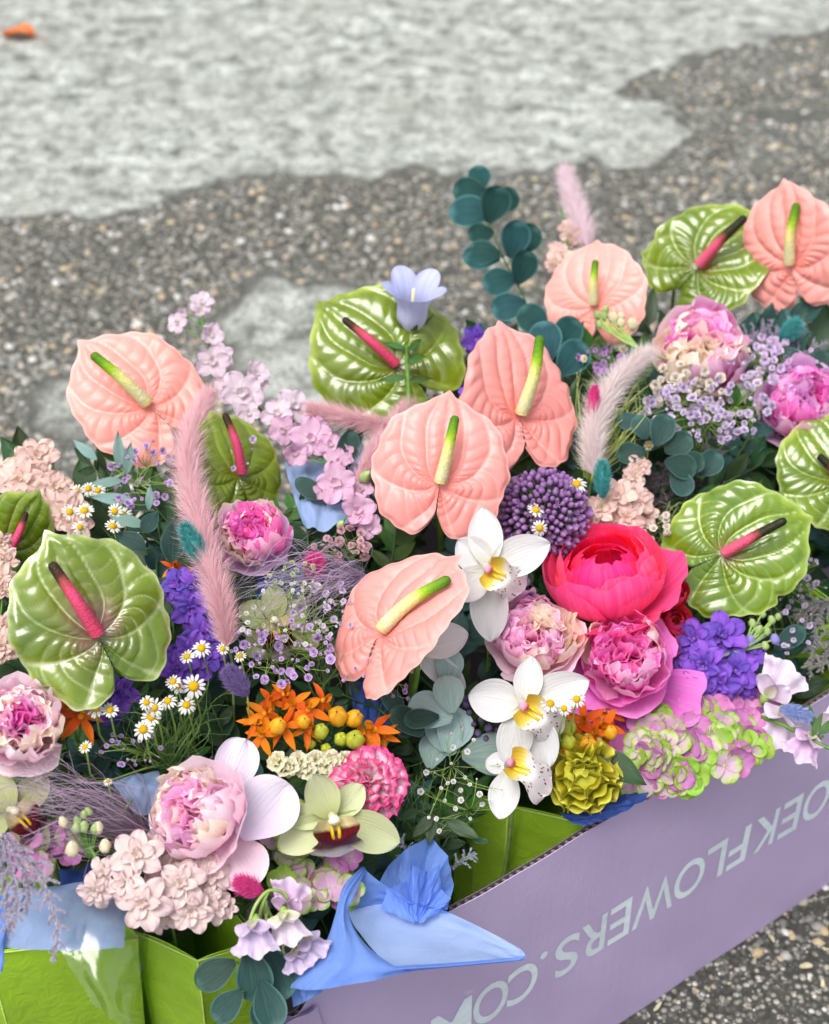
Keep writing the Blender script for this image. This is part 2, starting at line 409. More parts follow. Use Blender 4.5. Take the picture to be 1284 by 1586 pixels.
# ------------------------------------------------------------------ cardboard box
def card_mat(name, color, grain=1.0):
    t = NT(name); tc = t.n('ShaderNodeTexCoord')
    mp = t.n('ShaderNodeMapping'); mp.inputs['Scale'].default_value = (1, 1, 1); t.l(tc.outputs['Object'], mp.inputs[0])
    a = t.n('ShaderNodeTexNoise', i_Scale=9.0, i_Detail=4.0); t.l(mp.outputs[0], a.inputs['Vector'])
    f = t.n('ShaderNodeTexNoise', i_Scale=160.0, i_Detail=3.0); t.l(mp.outputs[0], f.inputs['Vector'])
    m2 = t.n('ShaderNodeMapping'); m2.inputs['Scale'].default_value = (140, 140, 14); t.l(tc.outputs['Object'], m2.inputs[0])
    s = t.n('ShaderNodeTexNoise', i_Scale=1.0, i_Detail=2.0); t.l(m2.outputs[0], s.inputs['Vector'])
    c = lin(color)
    col = t.ramp(a.outputs[0], [(.3, tuple(x * .93 for x in c[:3])), (.7, tuple(min(x * 1.06, 1) for x in c[:3]))])
    col = t.mix(t.ramp(f.outputs[0], [(.62, (0, 0, 0)), (.75, (.25, .25, .25))]), col, '#c9bcd6')
    h = t.math('ADD', t.math('MULTIPLY', a.outputs[0], .8), t.math('ADD', t.math('MULTIPLY', f.outputs[0], .35), t.math('MULTIPLY', s.outputs[0], .35)))
    sc = t.n('ShaderNodeTexNoise', i_Scale=34.0, i_Detail=6.0, i_Roughness=.75); t.l(mp.outputs[0], sc.inputs['Vector']); col = t.mix(t.ramp(sc.outputs[0], [(.64, (0, 0, 0)), (.72, (.5, .5, .5))]), col, '#d5cadf')
    return finish(t, col, .5, 0, .4, h, .003, bstr=.30)
LAV, KRAFT, PRINT = card_mat('lavender_printed_card', '#bfacd0'), card_mat('raw_grey_card', '#6f6470'), plain('pale_blue_print', '#e2edf2', .5, noise=.05, scale=120)
T0, T1, BOX_D = -0.62, 0.74, 0.45
def ptop(t): return BOX_H + .0012 * np.sin(t * 61) * np.sin(t * 23 + 1) - .010 * np.exp(-((t + .112) / .012) ** 2) - .003 * np.exp(-((t + .05) / .02) ** 2)
def pwarp(t, z):
    q = z / BOX_H
    return -.0014 * np.exp(-((z - .034) / .003) ** 2) + .0012 * np.exp(-((z - .040) / .005) ** 2) + .0006 * np.sin(t * 47 + 9 * q) * np.sin(11 * q + t * 13) + .0022 * np.sin(t * 7 + 1) * q + .0012 * np.sin(t * 19 + q * 3) * q - .004 * np.exp(-((t + .112) / .010) ** 2) * np.clip(q * 6 - 5, 0, 1)
def ppoint(t, z, s=0.0):
    t, z, s = np.broadcast_arrays(np.asarray(t, float), np.asarray(z, float), np.asarray(s, float)); w = pwarp(t, z) + s
    return PO + t[..., None] * PD + w[..., None] * PN + np.stack([0 * z, 0 * z, z], -1)
def build_box():
    root = thing('cardboard_box', 'long lavender corrugated cardboard box with upside-down pale lettering on its side', 'box', PO + PN * .28 + PD * .2)
    tt = np.concatenate([np.linspace(T0, -.2, 60), np.linspace(-.2, .0, 81)[1:], np.linspace(0, T1, 240)[1:]])
    zz = np.linspace(0, 1, 22)
    Tg, Zg = np.meshgrid(tt, zz, indexing='ij'); Zt = .004 + Zg * (ptop(Tg) - .004)
    def sheet(name, s0, th, mat, dz=0):
        b = MB(); A = ppoint(Tg, Zt + dz * Zg, s0); B = ppoint(Tg, Zt + dz * Zg, s0 + th)
        b.grid(A); b.grid(B[:, ::-1])
        E_ = np.stack([A[:, -1], B[:, -1]], 1); b.grid(E_); b.grid(np.stack([B[:, 0], A[:, 0]], 1))
        return put(name, b.mesh(name, mat), I4, root)
    fp = sheet('front_panel', 0, .0007, LAV)
    sheet('inner_liner', .0043, .0006, KRAFT, .0006)
    # corrugated flutes between the two liners, open at the top edge
    ft = np.arange(T0, T1, .00125); wave = .0025 + .0017 * np.sin(ft * 2 * math.pi / .0075)
    G = np.stack([ppoint(ft, ptop(ft) - .0006 - d, wave) for d in (0, .012)], 1)
    b = MB(); b.grid(G); b.grid(G + PN * .0004)
    put('fluting', b.mesh('fluting', card_mat('kraft_flute', '#b3a294')), I4, root)
    # back, ends, floor
    def slab(name, A, B, h, mat, th=.005):
        A, B = np.array(A), np.array(B); n_ = np.array([-(B - A)[1], (B - A)[0], 0]); n_ = unit(n_) * th
        u = np.linspace(0, 1, 40)[:, None]; base = A + u * (B - A); base = base + np.array([0, 0, .004])
        ring = [base, base + np.array([0, 0, h]), base + np.array([0, 0, h]) + n_, base + n_]
        b = MB(); b.grid(np.stack(ring, 1), close_m=True); put(name, b.mesh(name, mat, False), I4, root)
    c = lambda t, s: PO + t * PD + s * PN
    slab('back_panel', c(T0, BOX_D), c(T1, BOX_D), BOX_H, LAV)
    slab('inner_liner', c(T0 + .02, BOX_D - .004), c(T1 - .02, BOX_D - .004), BOX_H - .004, KRAFT, .001)
    slab('end_panel', c(T0 + .001, .008), c(T0 + .001, BOX_D - .002), BOX_H - .002, LAV); slab('end_panel', c(T1 - .004, .008), c(T1 - .004, BOX_D - .002), BOX_H - .002, LAV)
    fl = MB(); U, V = np.meshgrid(np.linspace(T0 + .01, T1 - .01, 20), np.linspace(.008, BOX_D - .004, 8), indexing='ij')
    G = PO + U[..., None] * PD + V[..., None] * PN + np.array([0, 0, .012]); fl.grid(G); put('floor_panel', fl.mesh('floor_panel', KRAFT), I4, root)
    # torn flap at the damaged top edge
    U, V = np.meshgrid(np.linspace(0, 1, 9), np.linspace(0, 1, 13), indexing='ij')
    t_ = -.128 + .040 * U - .006 * V; z_ = BOX_H - .052 + .046 * V + .006 * np.sin(5 * U) * V; s_ = -.002 - .006 * V * (1 - U) - .003 * np.sin(3 * U) * V
    A = PO + t_[..., None] * PD + s_[..., None] * PN + np.stack([0 * z_, 0 * z_, z_], -1)
    b = MB(); b.grid(A); b.grid((A + PN * .0018)[:, ::-1]); put('torn_flap', b.mesh('torn_flap', LAV), I4, root)
    # lettering printed upside-down along the side
    letters = [('H', .530), ('O', .4909), ('E', .454), ('K', .4195), ('F', .3845), ('L', .3537), ('O', .3201), ('W', .2753), ('E', .2329), ('R', .2003), ('S', .1689), ('.', .1409), ('C', .118), ('O', .083), ('M', .040)]
    wid = {'O': .0385, 'E': .0265, 'K': .031, 'F': .026, 'L': .0265, 'W': .0515, 'R': .031, 'S': .029, '.': .0085, 'C': .034, 'M': .044, 'H': .034}
    X, Y = -PD, np.array([0, 0, -1.0]); Z = np.cross(X, Y)
    for ch, tc in letters:
        fc = bpy.data.curves.new('letter', 'FONT'); fc.body = ch; fc.size = 1; fc.offset = .012; fc.resolution_u = 5
        tmp = bpy.data.objects.new('letter_curve', fc); COL.objects.link(tmp)
        me = bpy.data.meshes.new_from_object(tmp); bpy.data.objects.remove(tmp)
        co = np.array([v.co[:] for v in me.vertices]); lo, hi = co.min(0), co.max(0)
        hgt = .0095 if ch == '.' else .0545
        co = (co - (lo + hi) / 2) / (hi - lo + 1e-9) * np.array([wid[ch], hgt, 0]); co[:, 2] = 0
        if ch == '.': co[:, 1] -= .0225
        P = co[:, 0:1] * X + co[:, 1:2] * Y
        t_ = tc + P @ PD; z_ = .1795 + P[:, 2]
        me.vertices.foreach_set('co', (ppoint(t_, z_, -.0005)).ravel()); me.materials.clear(); me.materials.append(PRINT); me.name = 'letter'
        put('letter', me, I4, fp)
build_box()

# ------------------------------------------------------------------ green paper pots and tissue
def paper_mat(name, c1, trans=.3, rough=.45, spec=.4):
    t = NT(name); tc = t.n('ShaderNodeTexCoord'); a = t.n('ShaderNodeTexNoise', i_Scale=14.0, i_Detail=4.0); t.l(tc.outputs['Object'], a.inputs['Vector'])
    c = lin(c1); col = t.ramp(a.outputs[0], [(.3, tuple(x * .9 for x in c[:3])), (.7, tuple(min(1, x * 1.08) for x in c[:3]))])
    f = t.n('ShaderNodeTexNoise', i_Scale=48.0, i_Detail=6.0, i_Roughness=.7, i_Distortion=1.5); t.l(tc.outputs['Object'], f.inputs['Vector'])
    return finish(t, col, rough, trans, spec, t.math('ADD', a.outputs[0], t.math('MULTIPLY', f.outputs[0], .25)), .010, bstr=.5)
LIME = paper_mat('lime_green_paper', '#b4e23a', .08, .36); BLUE = paper_mat('cornflower_blue_tissue', '#7ba0ea', .42, .6); PALEB = paper_mat('pale_or_lit_blue_tissue', '#a9c2ee', .4, .6); DEEPB = paper_mat('deep_blue_tissue', '#3f5fae', .35, .6)
LIMEL = paper_mat('lime_edge_highlight', '#d3ee7c', .3, .45)  # paler lime that paints a highlight along pot rims and folds
def pot(label, rim, ztop=.335, back=.13, zb=.016):
    F = [ray_z(x, y, ztop) for x, y in rim]
    bk = [p + PN * back for p in F[::-1]]
    ring = F + bk; c = np.mean(ring, 0)
    root = thing('paper_flower_pot', label, 'flower pot', (c[0], c[1], zb), 'green paper pots in the box')
    n = len(ring)
    for i in range(n):
        a, b = ring[i], ring[(i + 1) % n]
        u, v = np.meshgrid(np.linspace(0, 1, 9), np.linspace(0, 1, 9), indexing='ij')
        top = a + u[..., None] * (b - a); bot = c + (top - c) * .84; bot[..., 2] = zb; top = top.copy(); top[..., 2] += .0006 * np.sin(u * 7 + i)
        P = bot + v[..., None] * (top - bot); nrm = unit(np.cross(b - a, [0, 0, 1.0]))
        P = P - nrm * (.003 * np.sin(math.pi * u) * v)[..., None]
        m = MB(); m.grid(P); m.grid((P - nrm * .0009)[:, ::-1]); E_ = np.stack([P[:, -1], (P - nrm * .0009)[:, -1]], 1); m.grid(E_)
        put('side_panel', m.mesh('side_panel', LIME), I4, root)
    rv, rf, ruv = tube(np.array(ring + [ring[0]]), .0009, 6, False); put('rim', make_mesh('rim', rv, rf, LIMEL, ruv), I4, root)
    for p in F[1:-1]:  # thin paler tubes added as the painted highlight on each fold
        q = c + (p - c) * .84; q[2] = zb; fv, ff, fuv = tube([p, (p + q) / 2, q], .0008, 6); put('fold_highlight', make_mesh('fold_highlight', fv, ff, LIMEL, fuv), I4, root)
    b = np.array([c + (p - c) * .84 for p in ring]); b[:, 2] = zb
    put('base_panel', make_mesh('base_panel', b, [list(range(n))], LIME, smooth=False), I4, root)
pot('lime green folded paper pot behind the box edge under the white orchid', [(733, 1232), (787, 1249), (918, 1279), (985, 1240)])
pot('wide lime green paper pot half covered by blue tissue in the lower left corner', [(-110, 1475), (-20, 1478), (214, 1452)], .34)
pot('lime green paper pot with creased corner under the pale pink stock', [(207, 1443), (306, 1489), (405, 1460)], .332)
pot('shaded green paper pot between carnation and grey eucalyptus leaves', [(565, 1195), (664, 1205), (700, 1160)], .33, .1)
pot('shaded green paper pot behind the grey fern beside the sweet peas', [(1150, 1010), (1225, 985), (1330, 960)], .34, .1)

def net_surface(net, n=26, m=26, pleat=0, amp=.004, seed=0, space='canopy'):
    C_ = np.array([[at(*p) for p in row] for row in net])
    A = np.array([spline(C_[i], m) for i in range(C_.shape[0])]); G = np.array([spline(A[:, j], n) for j in range(m)]).transpose(1, 0, 2)
    du = np.gradient(G, axis=0); dv = np.gradient(G, axis=1); N = np.cross(du, dv); N /= np.maximum(np.linalg.norm(N, axis=2), 1e-9)[..., None]
    u, v = np.meshgrid(np.linspace(0, 1, n), np.linspace(0, 1, m), indexing='ij')
    if pleat:
        tri = lambda x: np.abs((x % 1) - .5) * 2 - .5
        w = tri(v * pleat + .25 * u + seed * .37) * .8 + .4 * tri(v * pleat * .6 - u * 2.1 + seed) + .3 * tri(u * 3 + v * 1.7 * pleat + seed)
        G = G + N * (amp * w)[..., None]
    return G, np.stack([u, v], -1)
def tissue(label, pieces, root_px, cat='tissue paper', name='tissue_paper', group='sheets of blue tissue'):
    root = thing(name, label, cat, at(*root_px), group)
    for k, (net, mat, pl, amp) in enumerate(pieces):
        q = 15 if pl > 3 else 28
        G, UV = net_surface(net, q, q, pl, amp, k)
        b = MB(); b.grid(G, UV); put('sheet', b.mesh('sheet', mat, pl < 4), I4, root)
    return root
tissue('large blue tissue cone flaring over the top edge of the lavender box', [
    ([[(536, 1412, .020), (600, 1400, .016), (690, 1412, .018), (800, 1466, .028), (813, 1477, .030)], [(556, 1446, .016), (620, 1432, .006), (705, 1440, .010), (795, 1472, .028), (813, 1480, .030)], [(585, 1480, .022), (650, 1470, .014), (725, 1468, .018), (790, 1480, .030), (812, 1484, .031)], [(610, 1502, .034), (670, 1499, .034), (745, 1492, .034), (790, 1488, .034), (811, 1486, .032)]], PALEB, 3, .003),  # lit inside of the cone: its brightness is put into paler tissue
    ([[(561, 1342, .036), (564, 1344, .036), (567, 1347, .036)], [(531, 1372, .046), (540, 1380, .050), (549, 1392, .044)], [(518, 1420, .050), (530, 1418, .052), (541, 1414, .042)], [(503, 1460, .046), (535, 1455, .052), (568, 1462, .044)], [(470, 1505, .038), (530, 1495, .050), (618, 1499, .046)], [(446, 1530, .026), (500, 1532, .036), (640, 1506, .040)]], BLUE, 3, .0026),
    ([[(561, 1343, .034), (600, 1374, .030), (648, 1399, .026), (700, 1414, .022)], [(548, 1374, .026), (592, 1388, .020), (640, 1402, .018), (694, 1413, .020)], [(538, 1411, .018), (590, 1402, .012), (636, 1405, .012), (690, 1413, .018)]], BLUE, 2, .002),
    ([[(510, 1506, .044), (600, 1497, .044), (700, 1491, .040), (800, 1482, .036), (816, 1478, .034)], [(505, 1516, .042), (600, 1503, .046), (700, 1496, .044), (795, 1487, .037), (813, 1484, .034)], [(500, 1530, .034), (600, 1509, .036), (700, 1498, .035), (790, 1490, .035), (808, 1488, .033)]], BLUE, 0, 0),
    ([[(450, 1490, .0), (480, 1480, .01), (505, 1470, .015)], [(445, 1515, .012), (470, 1520, .02), (500, 1505, .02)], [(455, 1560, .0), (475, 1550, .01), (500, 1535, .016)]], BLUE, 3, .003)], (560, 1450))
tuft = thing('tissue_paper', 'crumpled blue tissue tuft standing behind the blue cone and beside grey fern', 'tissue paper', at(640, 1410, .0), 'sheets of blue tissue')
for fan, (cx, cy, cl) in (([(572, 1415, .0), (582, 1374, .020), (602, 1340, .010), (634, 1312, .028), (668, 1297, .010), (693, 1326, .028), (703, 1368, .008), (692, 1408, .020)], (640, 1418, .010)), ([(590, 1408, .020), (600, 1376, .030), (628, 1366, .018), (640, 1340, .036), (664, 1352, .020), (680, 1338, .036), (684, 1376, .020), (698, 1392, .032), (684, 1410, .022)], (646, 1432, .016))):
    pts = [at(*q) for q in fan]; c0 = at(cx, cy, cl); rows = np.array([[c0 + (p - c0) * (.06 + .94 * k / 7) for k in range(8)] for p in pts]); G = []
    for i in range(len(pts) - 1):
        for k in range(4): G.append(rows[i] * (1 - k / 4) + rows[i + 1] * k / 4)
    G = np.array(G + [rows[-1]]); G = G + np.random.default_rng(len(pts)).normal(size=G.shape) * .0004; b = MB(); b.grid(G); put('sheet', b.mesh('sheet', BLUE, False), I4, tuft)
tissue('pale blue tissue band folded over the rim of the lower left green pot', [
    ([[(10, 1378, .0), (80, 1372, .005), (140, 1365, .0), (200, 1352, -.01)], [(4, 1420, .022), (80, 1418, .026), (140, 1412, .024), (196, 1400, .01)], [(8, 1468, .03), (75, 1472, .034), (135, 1472, .032), (192, 1468, .02)]], PALEB, 2, .003),
    ([[(-40, 1380, .01), (0, 1385, .01), (20, 1390, .012)], [(-40, 1440, .03), (-4, 1440, .034), (14, 1440, .03)], [(-40, 1520, .04), (-6, 1510, .04), (6, 1500, .034)]], BLUE, 2, .004),
    ([[(90, 1350, -.03), (150, 1340, -.02), (210, 1330, -.02)], [(100, 1385, -.01), (160, 1380, -.005), (205, 1390, -.01)], [(110, 1410, .0), (160, 1410, .0), (200, 1410, -.01)]], DEEPB, 3, .005)], (100, 1420))
tissue('pale blue tissue corner behind the larkspur and salmon anthurium', [
    ([[(440, 720, -.02), (490, 712, -.03), (560, 655, -.04)], [(455, 770, -.005), (500, 765, -.005), (565, 720, -.02)], [(470, 815, .0), (510, 820, .0), (575, 790, -.01)]], PALEB, 3, .006)], (490, 770))
tissue('small grey-blue tissue corner behind the cream and pink peony', [
    ([[(172, 1212, -.02), (205, 1200, -.02), (245, 1195, -.03)], [(190, 1235, -.015), (220, 1225, -.015), (250, 1220, -.02)], [(210, 1262, -.02), (230, 1262, -.02), (255, 1255, -.02)]], PALEB, 2, .003)], (215, 1230))
tissue('dark blue ribbon of tissue between yellow celosia and box edge', [
    ([[(868, 1262, -.01), (905, 1248, .0), (950, 1236, .005), (1000, 1222, .004)], [(885, 1274, .0), (915, 1262, .012), (955, 1246, .016), (1004, 1230, .01)], [(905, 1279, .0), (930, 1272, .008), (965, 1258, .008), (1000, 1238, .006)]], DEEPB, 5, .004)], (930, 1262))
tissue('little blue tissue point beside the hydrangea and sweet pea', [
    ([[(1140, 1100, -.01), (1165, 1105, .0), (1185, 1112, .0)], [(1150, 1125, .0), (1170, 1128, .006), (1186, 1132, .004)], [(1160, 1146, .0), (1172, 1144, .004), (1180, 1142, .0)]], DEEPB, 3, .004)], (1165, 1128))
tissue('deep blue tissue showing under the pink peony beside lilac grass', [
    ([[(395, 885, -.02), (430, 880, -.02), (475, 870, -.02)], [(400, 905, -.01), (435, 905, -.01), (470, 895, -.01)], [(395, 930, -.02), (430, 935, -.02), (470, 925, -.02)]], DEEPB, 3, .005)], (430, 905))
tissue('dark blue tissue between orange milkweed and salmon anthurium', [
    ([[(540, 1050, -.03), (575, 1060, -.03), (605, 1075, -.04)], [(545, 1085, -.02), (575, 1090, -.02), (610, 1095, -.02)], [(550, 1120, -.03), (580, 1125, -.03), (620, 1125, -.03)]], DEEPB, 3, .005)], (575, 1090))
# clear film over the pots
t = NT('clear_cellophane'); tb = t.n('ShaderNodeBsdfTransparent'); gb = t.n('ShaderNodeBsdfGlossy', i_Roughness=.16); fr = t.n('ShaderNodeLayerWeight', i_Blend=.22); mx = t.n('ShaderNodeMixShader')
tb.inputs[0].default_value = (.93, .95, .94, 1)
t.l(t.math('ADD', t.math('MULTIPLY', fr.outputs[1], .7), .05), mx.inputs[0]); t.l(tb.outputs[0], mx.inputs[1]); t.l(gb.outputs[0], mx.inputs[2]); t.l(mx.outputs[0], t.out.inputs[0]); FILM = t.m
tissue('clear crinkled cellophane film hanging over the blue tissue and green pot', [
    ([[(95, 1380, .02), (140, 1375, .03), (200, 1380, .03), (225, 1390, .02)], [(90, 1450, .04), (135, 1445, .05), (195, 1450, .05), (230, 1455, .03)], [(110, 1500, .045), (150, 1520, .055), (190, 1540, .05), (220, 1520, .03)], [(150, 1560, .045), (170, 1575, .05), (200, 1600, .05), (225, 1600, .03)]], FILM, 2, .004)], (160, 1470), 'cellophane', 'cellophane_sheet', None)
# ------------------------------------------------------------------ plant builders
STEMG = plain('fresh_green_stem', '#5f8a35', .45, .08, .45, .2, 90); STEMD = plain('dark_green_stem', '#39592b', .5, .05, .4, .2, 90); STEML = plain('pale_green_stem', '#9ab860', .5, .1, .4, .15, 90)
LEAFD = petal_mat('dark_glossy_leaf', [(0, '#213c1a'), (1, '#2b4d24')], streak=('#3f6a32', .35), rough=.35, trans=.15, spec=.5, rnd=.22)
LEAFM = petal_mat('mid_green_leaf', [(0, '#375f24'), (1, '#48722e')], streak=('#6a9646', .35), rough=.4, trans=.22, spec=.45, rnd=.2)
LEAFB = petal_mat('blue_green_leaf', [(0, '#23463e'), (1, '#325a54')], streak=('#4f7c74', .4), rough=.5, trans=.12, spec=.4, rnd=.2)
EUC = petal_mat('teal_eucalyptus_leaf', [(0, '#18393a'), (.6, '#224c4c'), (1, '#1c4345')], edge=('#4a7876', .99), streak=('#346260', .4), rough=.7, trans=.1, spec=.15, rnd=.25)
EUCS = petal_mat('silver_eucalyptus_leaf', [(0, '#7d9a93'), (1, '#a2bab5')], streak=('#bccdca', .4), rough=.6, trans=.12, spec=.3, rnd=.2)
EUCD = petal_mat('deep_eucalyptus_leaf', [(0, '#193630'), (1, '#22443d')], edge=('#456a61', .99), streak=('#31574e', .45), rough=.55, trans=.1, spec=.3, rnd=.2)
sstep = lambda a, b, x: (lambda t: t * t * (3 - 2 * t))(np.clip((x - a) / (b - a), 0, 1))

def flat_petal(L=1.0, W=.8, shape='round', cup=.2, curl=.2, ruffle=.04, freq=5, nu=7, nv=9, seed=0, serr=0.0):
    u, v = np.meshgrid(np.linspace(-1, 1, nu), np.sin(np.linspace(0, 1, nv) * math.pi / 2) ** 1.15, indexing='ij')
    y = v.copy()
    if shape == 'round': w = np.where(v < .58, .2 + .8 * np.sin(np.clip(v / .58, 0, 1) * np.pi / 2), np.sqrt(np.clip(1 - ((v - .58) / .42) ** 2, 0, 1)))
    elif shape == 'tepal': w = np.where(v < .5, .22 + .78 * np.sin(np.clip(v / .5, 0, 1) * np.pi / 2), np.clip(1 - ((v - .5) / .5) ** 2.1, 0, 1) ** .72)
    elif shape == 'point': w = np.sin(np.pi * np.clip(v, .02, 1) ** .78) ** .95
    elif shape == 'blunt': w = np.where(v < .5, .25 + .75 * np.sin(np.clip(v / .5, 0, 1) * np.pi / 2), np.clip(1 - ((v - .5) / .5) ** 2.4, 0, 1) ** .6)
    elif shape == 'strip': w = .35 + .65 * sstep(0, .8, v)
    else: w = .12 + .88 * np.clip(v, 0, 1) ** .8
    if shape in ('strip', 'fan', 'heart'):
        y = v * (1 - .22 * u ** 2) + serr * v ** 3 * np.sin(u * 23 + seed * 3) + serr * .7 * v ** 3 * np.sin(u * 11 + seed)
        if shape == 'heart': y = y - .16 * v * np.exp(-(u / .28) ** 2)
    if shape == 'round': y = y - .05 * v ** 6 * np.exp(-(u / .3) ** 2)
    x = u * w * W / 2
    z = cup * u ** 2 * w * W * .5 + curl * v ** 2 + ruffle * np.sin(freq * u + seed * 1.7 + 2.3 * v) * v ** 1.5 + ruffle * .6 * np.sin(freq * 1.9 * v + seed) * np.abs(u)
    P = np.stack([x, y, z], -1) * L
    return P, np.stack([u / 2 + .5, v], -1)
CACHE = {}
def petal_mesh(mat, **kw):
    key = (mat.name, tuple(sorted(kw.items())))
    if key not in CACHE:
        P, UV = flat_petal(**kw); CACHE[key] = make_mesh('petal', P, grid_faces(*P.shape[:2]), mat, UV)
    return CACHE[key]
def cup_petal_mesh(mat, tau=110, wa=50, flare=.1, ruffle=.03, nu=13, nv=13, seed=0, notch=.05, name='petal'):
    key = ('cup', mat.name, tau, wa, flare, ruffle, seed, notch)
    if key in CACHE: return CACHE[key]
    u, v = np.meshgrid(np.linspace(-1, 1, nu), np.linspace(0, 1, nv), indexing='ij')
    ve = v * (1 - .17 * np.abs(u) ** 2.6 - notch * np.exp(-((u - .1 * math.sin(seed)) / .22) ** 2) + .025 * np.sin(7 * u + seed) + .015 * np.sin(17 * u + 2 * seed))
    T = np.radians(tau) * ve; w = np.radians(wa) * (.30 + .70 * np.sin(np.minimum(v * 1.35, 1) * np.pi / 2)) * (1 - .10 * v ** 4)
    ph = u * w; rad = 1 + flare * v ** 2.5 + ruffle * (np.sin(5 * u + seed) * v ** 2 + .6 * np.sin(9 * u - seed + 3 * v) * v ** 2) - .05 * u ** 2
    hz = rad * np.maximum(np.sin(np.minimum(T, np.pi * .93)), .0) + .02
    P = np.stack([hz * np.cos(ph), hz * np.sin(ph), 1 - np.cos(T) * (1 + .25 * flare * v)], -1)
    CACHE[key] = make_mesh(name, P, grid_faces(nu, nv), mat, np.stack([u / 2 + .5, v], -1)); return CACHE[key]
def rotm(az, tilt=0.0, s=1.0, up=(0, 0, 0), twist=0.0):
    """a petal lying along +Y in the plane, lifted by tilt degrees, spun to azimuth az"""
    return Matrix.Translation(Vector(up)) @ Matrix.Rotation(math.radians(az), 4, 'Z') @ Matrix.Rotation(math.radians(tilt), 4, 'X') @ Matrix.Rotation(math.radians(twist), 4, 'Y') @ Matrix.Scale(s, 4)
def part(root, name, v, f, mat, uv=None, M=I4, smooth=True): return put(name, make_mesh(name, v, f, mat, uv, smooth), M, root)
def stem(root, P, mat=STEMG, rad=.0022, back=None, zend=.10, n=14, name='stem', end=None, sway=.02, bow=.0):
    P = np.asarray(P, float)
    if end is None:
        s = inward(P); e = P + PN * (max(.09 - s, 0) + .015) + np.array([R.uniform(-sway, sway), R.uniform(-sway, sway), 0]); e[2] = zend
    else: e = np.asarray(end, float)
    m1 = P + (np.asarray(back) * .04 if back is not None else np.array([0, .012, -.05])); mid = (m1 + e) / 2 + np.array([R.uniform(-.01, .01), bow, 0])
    pa = spline([P, m1, mid, e], n)
    v, f, uv = tube(pa, np.linspace(rad, rad * 1.15, n), 7); return part(root, name, v, f, mat, uv)
def dome(r, h, seg=12, rings=5, bump=0.0):
    a = np.linspace(0, 2 * math.pi, seg, endpoint=False); out = []
    for k in range(rings):
        t = k / (rings - 1) * math.pi / 2 * .98; out.append(np.stack([r * np.cos(t) * np.cos(a + k * .3), r * np.cos(t) * np.sin(a + k * .3), h * np.sin(t) + bump * ((np.arange(seg) + k) % 2)], -1))
    G = np.array(out); F = [list(q) for q in grid_faces(rings, seg, close_m=True)]; F.append([(rings - 1) * seg + i for i in range(seg)])
    UV = np.stack([np.tile(np.linspace(0, 1, seg), rings), np.repeat(np.linspace(0, 1, rings), seg)], -1)
    return G.reshape(-1, 3), F, UV
def ball(r, stretch=1.0, seg=9, rings=7):
    a = np.linspace(0, 2 * math.pi, seg, endpoint=False); t = np.linspace(-math.pi / 2 * .95, math.pi / 2 * .95, rings)
    G = np.stack([r * np.cos(t)[:, None] * np.cos(a), r * np.cos(t)[:, None] * np.sin(a), (r * stretch * np.sin(t))[:, None] + 0 * a], -1)
    F = [list(q) for q in grid_faces(rings, seg, close_m=True)] + [list(range(seg))[::-1], [(rings - 1) * seg + i for i in range(seg)]]
    return G.reshape(-1, 3), F, np.stack([np.tile(np.linspace(0, 1, seg), rings), np.repeat(np.linspace(0, 1, rings), seg)], -1)

# ---- anthurium
PINKSP = petal_mat('salmon_spathe', [(0, '#ec8079'), (.25, '#f2928b'), (1, '#f5a39c')], edge=None, vein=('#f8c2b8', .7), rough=.42, trans=.25, spec=.4, rnd=.05, coat=.12, val=.98, mottle=('#ee9186', 26.0, .5))
GREENSP = petal_mat('lime_spathe', [(0, '#7d6a38'), (.14, '#787620'), (.32, '#6b840c'), (.9, '#75900e'), (1, '#a9bf48')], vein=('#c0d27e', .9), rough=.20, trans=.15, spec=.55, rnd=.06, coat=.55, mottle=('#56760c', 17.0, .9))
BROWNSP = petal_mat('lime_and_bronze_spathe', [(0, '#7d4548'), (.24, '#8b6a58'), (.44, '#727e1c'), (.9, '#759016'), (1, '#b4c668')], vein=('#cdd8a0', .95), rough=.20, trans=.15, spec=.55, rnd=.05, coat=.55, mottle=('#56701a', 17.0, 1.0))
OLIVESP = petal_mat('olive_spathe', [(0, '#6e6a14'), (.3, '#6d840c'), (.9, '#7a9014'), (1, '#a8ba4a')], vein=('#a5b042', .5), rough=.22, trans=.15, spec=.55, rnd=.05, coat=.5, mottle=('#58640a', 17.0, .9))
SPAD_P = petal_mat('cream_to_green_spadix', [(0, '#e9c87e'), (.12, '#efe6b4'), (.52, '#ece58e'), (.66, '#a5c62c'), (.8, '#6f9f1c'), (1, '#4f7a18')], rough=.5, trans=.05, rnd=.03)
SPAD_R = petal_mat('red_to_brown_spadix', [(0, '#dd4a6e'), (.62, '#e0527a'), (.72, '#b2504f'), (.80, '#4a3222'), (1, '#33281a')], rough=.45, trans=.05, rnd=.03)
SPAD_D = petal_mat('red_to_dark_spadix', [(0, '#e0607a'), (.40, '#dc5b75'), (.52, '#8d4238'), (.60, '#33301d'), (1, '#26281a')], rough=.45, trans=.05, rnd=.03)
def pebbled(m):
    t = m.node_tree; vo = t.nodes.new('ShaderNodeTexVoronoi'); vo.inputs['Scale'].default_value = 1.0; mp = t.nodes.new('ShaderNodeMapping'); mp.inputs['Scale'].default_value = (13, 46, 1); uv = next(n for n in t.nodes if n.type == 'UVMAP'); t.links.new(uv.outputs[0], mp.inputs[0]); t.links.new(mp.outputs[0], vo.inputs['Vector'])
    b = next(n for n in t.nodes if n.type == 'BUMP'); b.inputs['Strength'].default_value = .55; b.inputs['Distance'].default_value = .0010; b.invert = True; t.links.new(vo.outputs['Distance'], b.inputs['Height'])
for m_ in (SPAD_P, SPAD_R, SPAD_D): pebbled(m_)
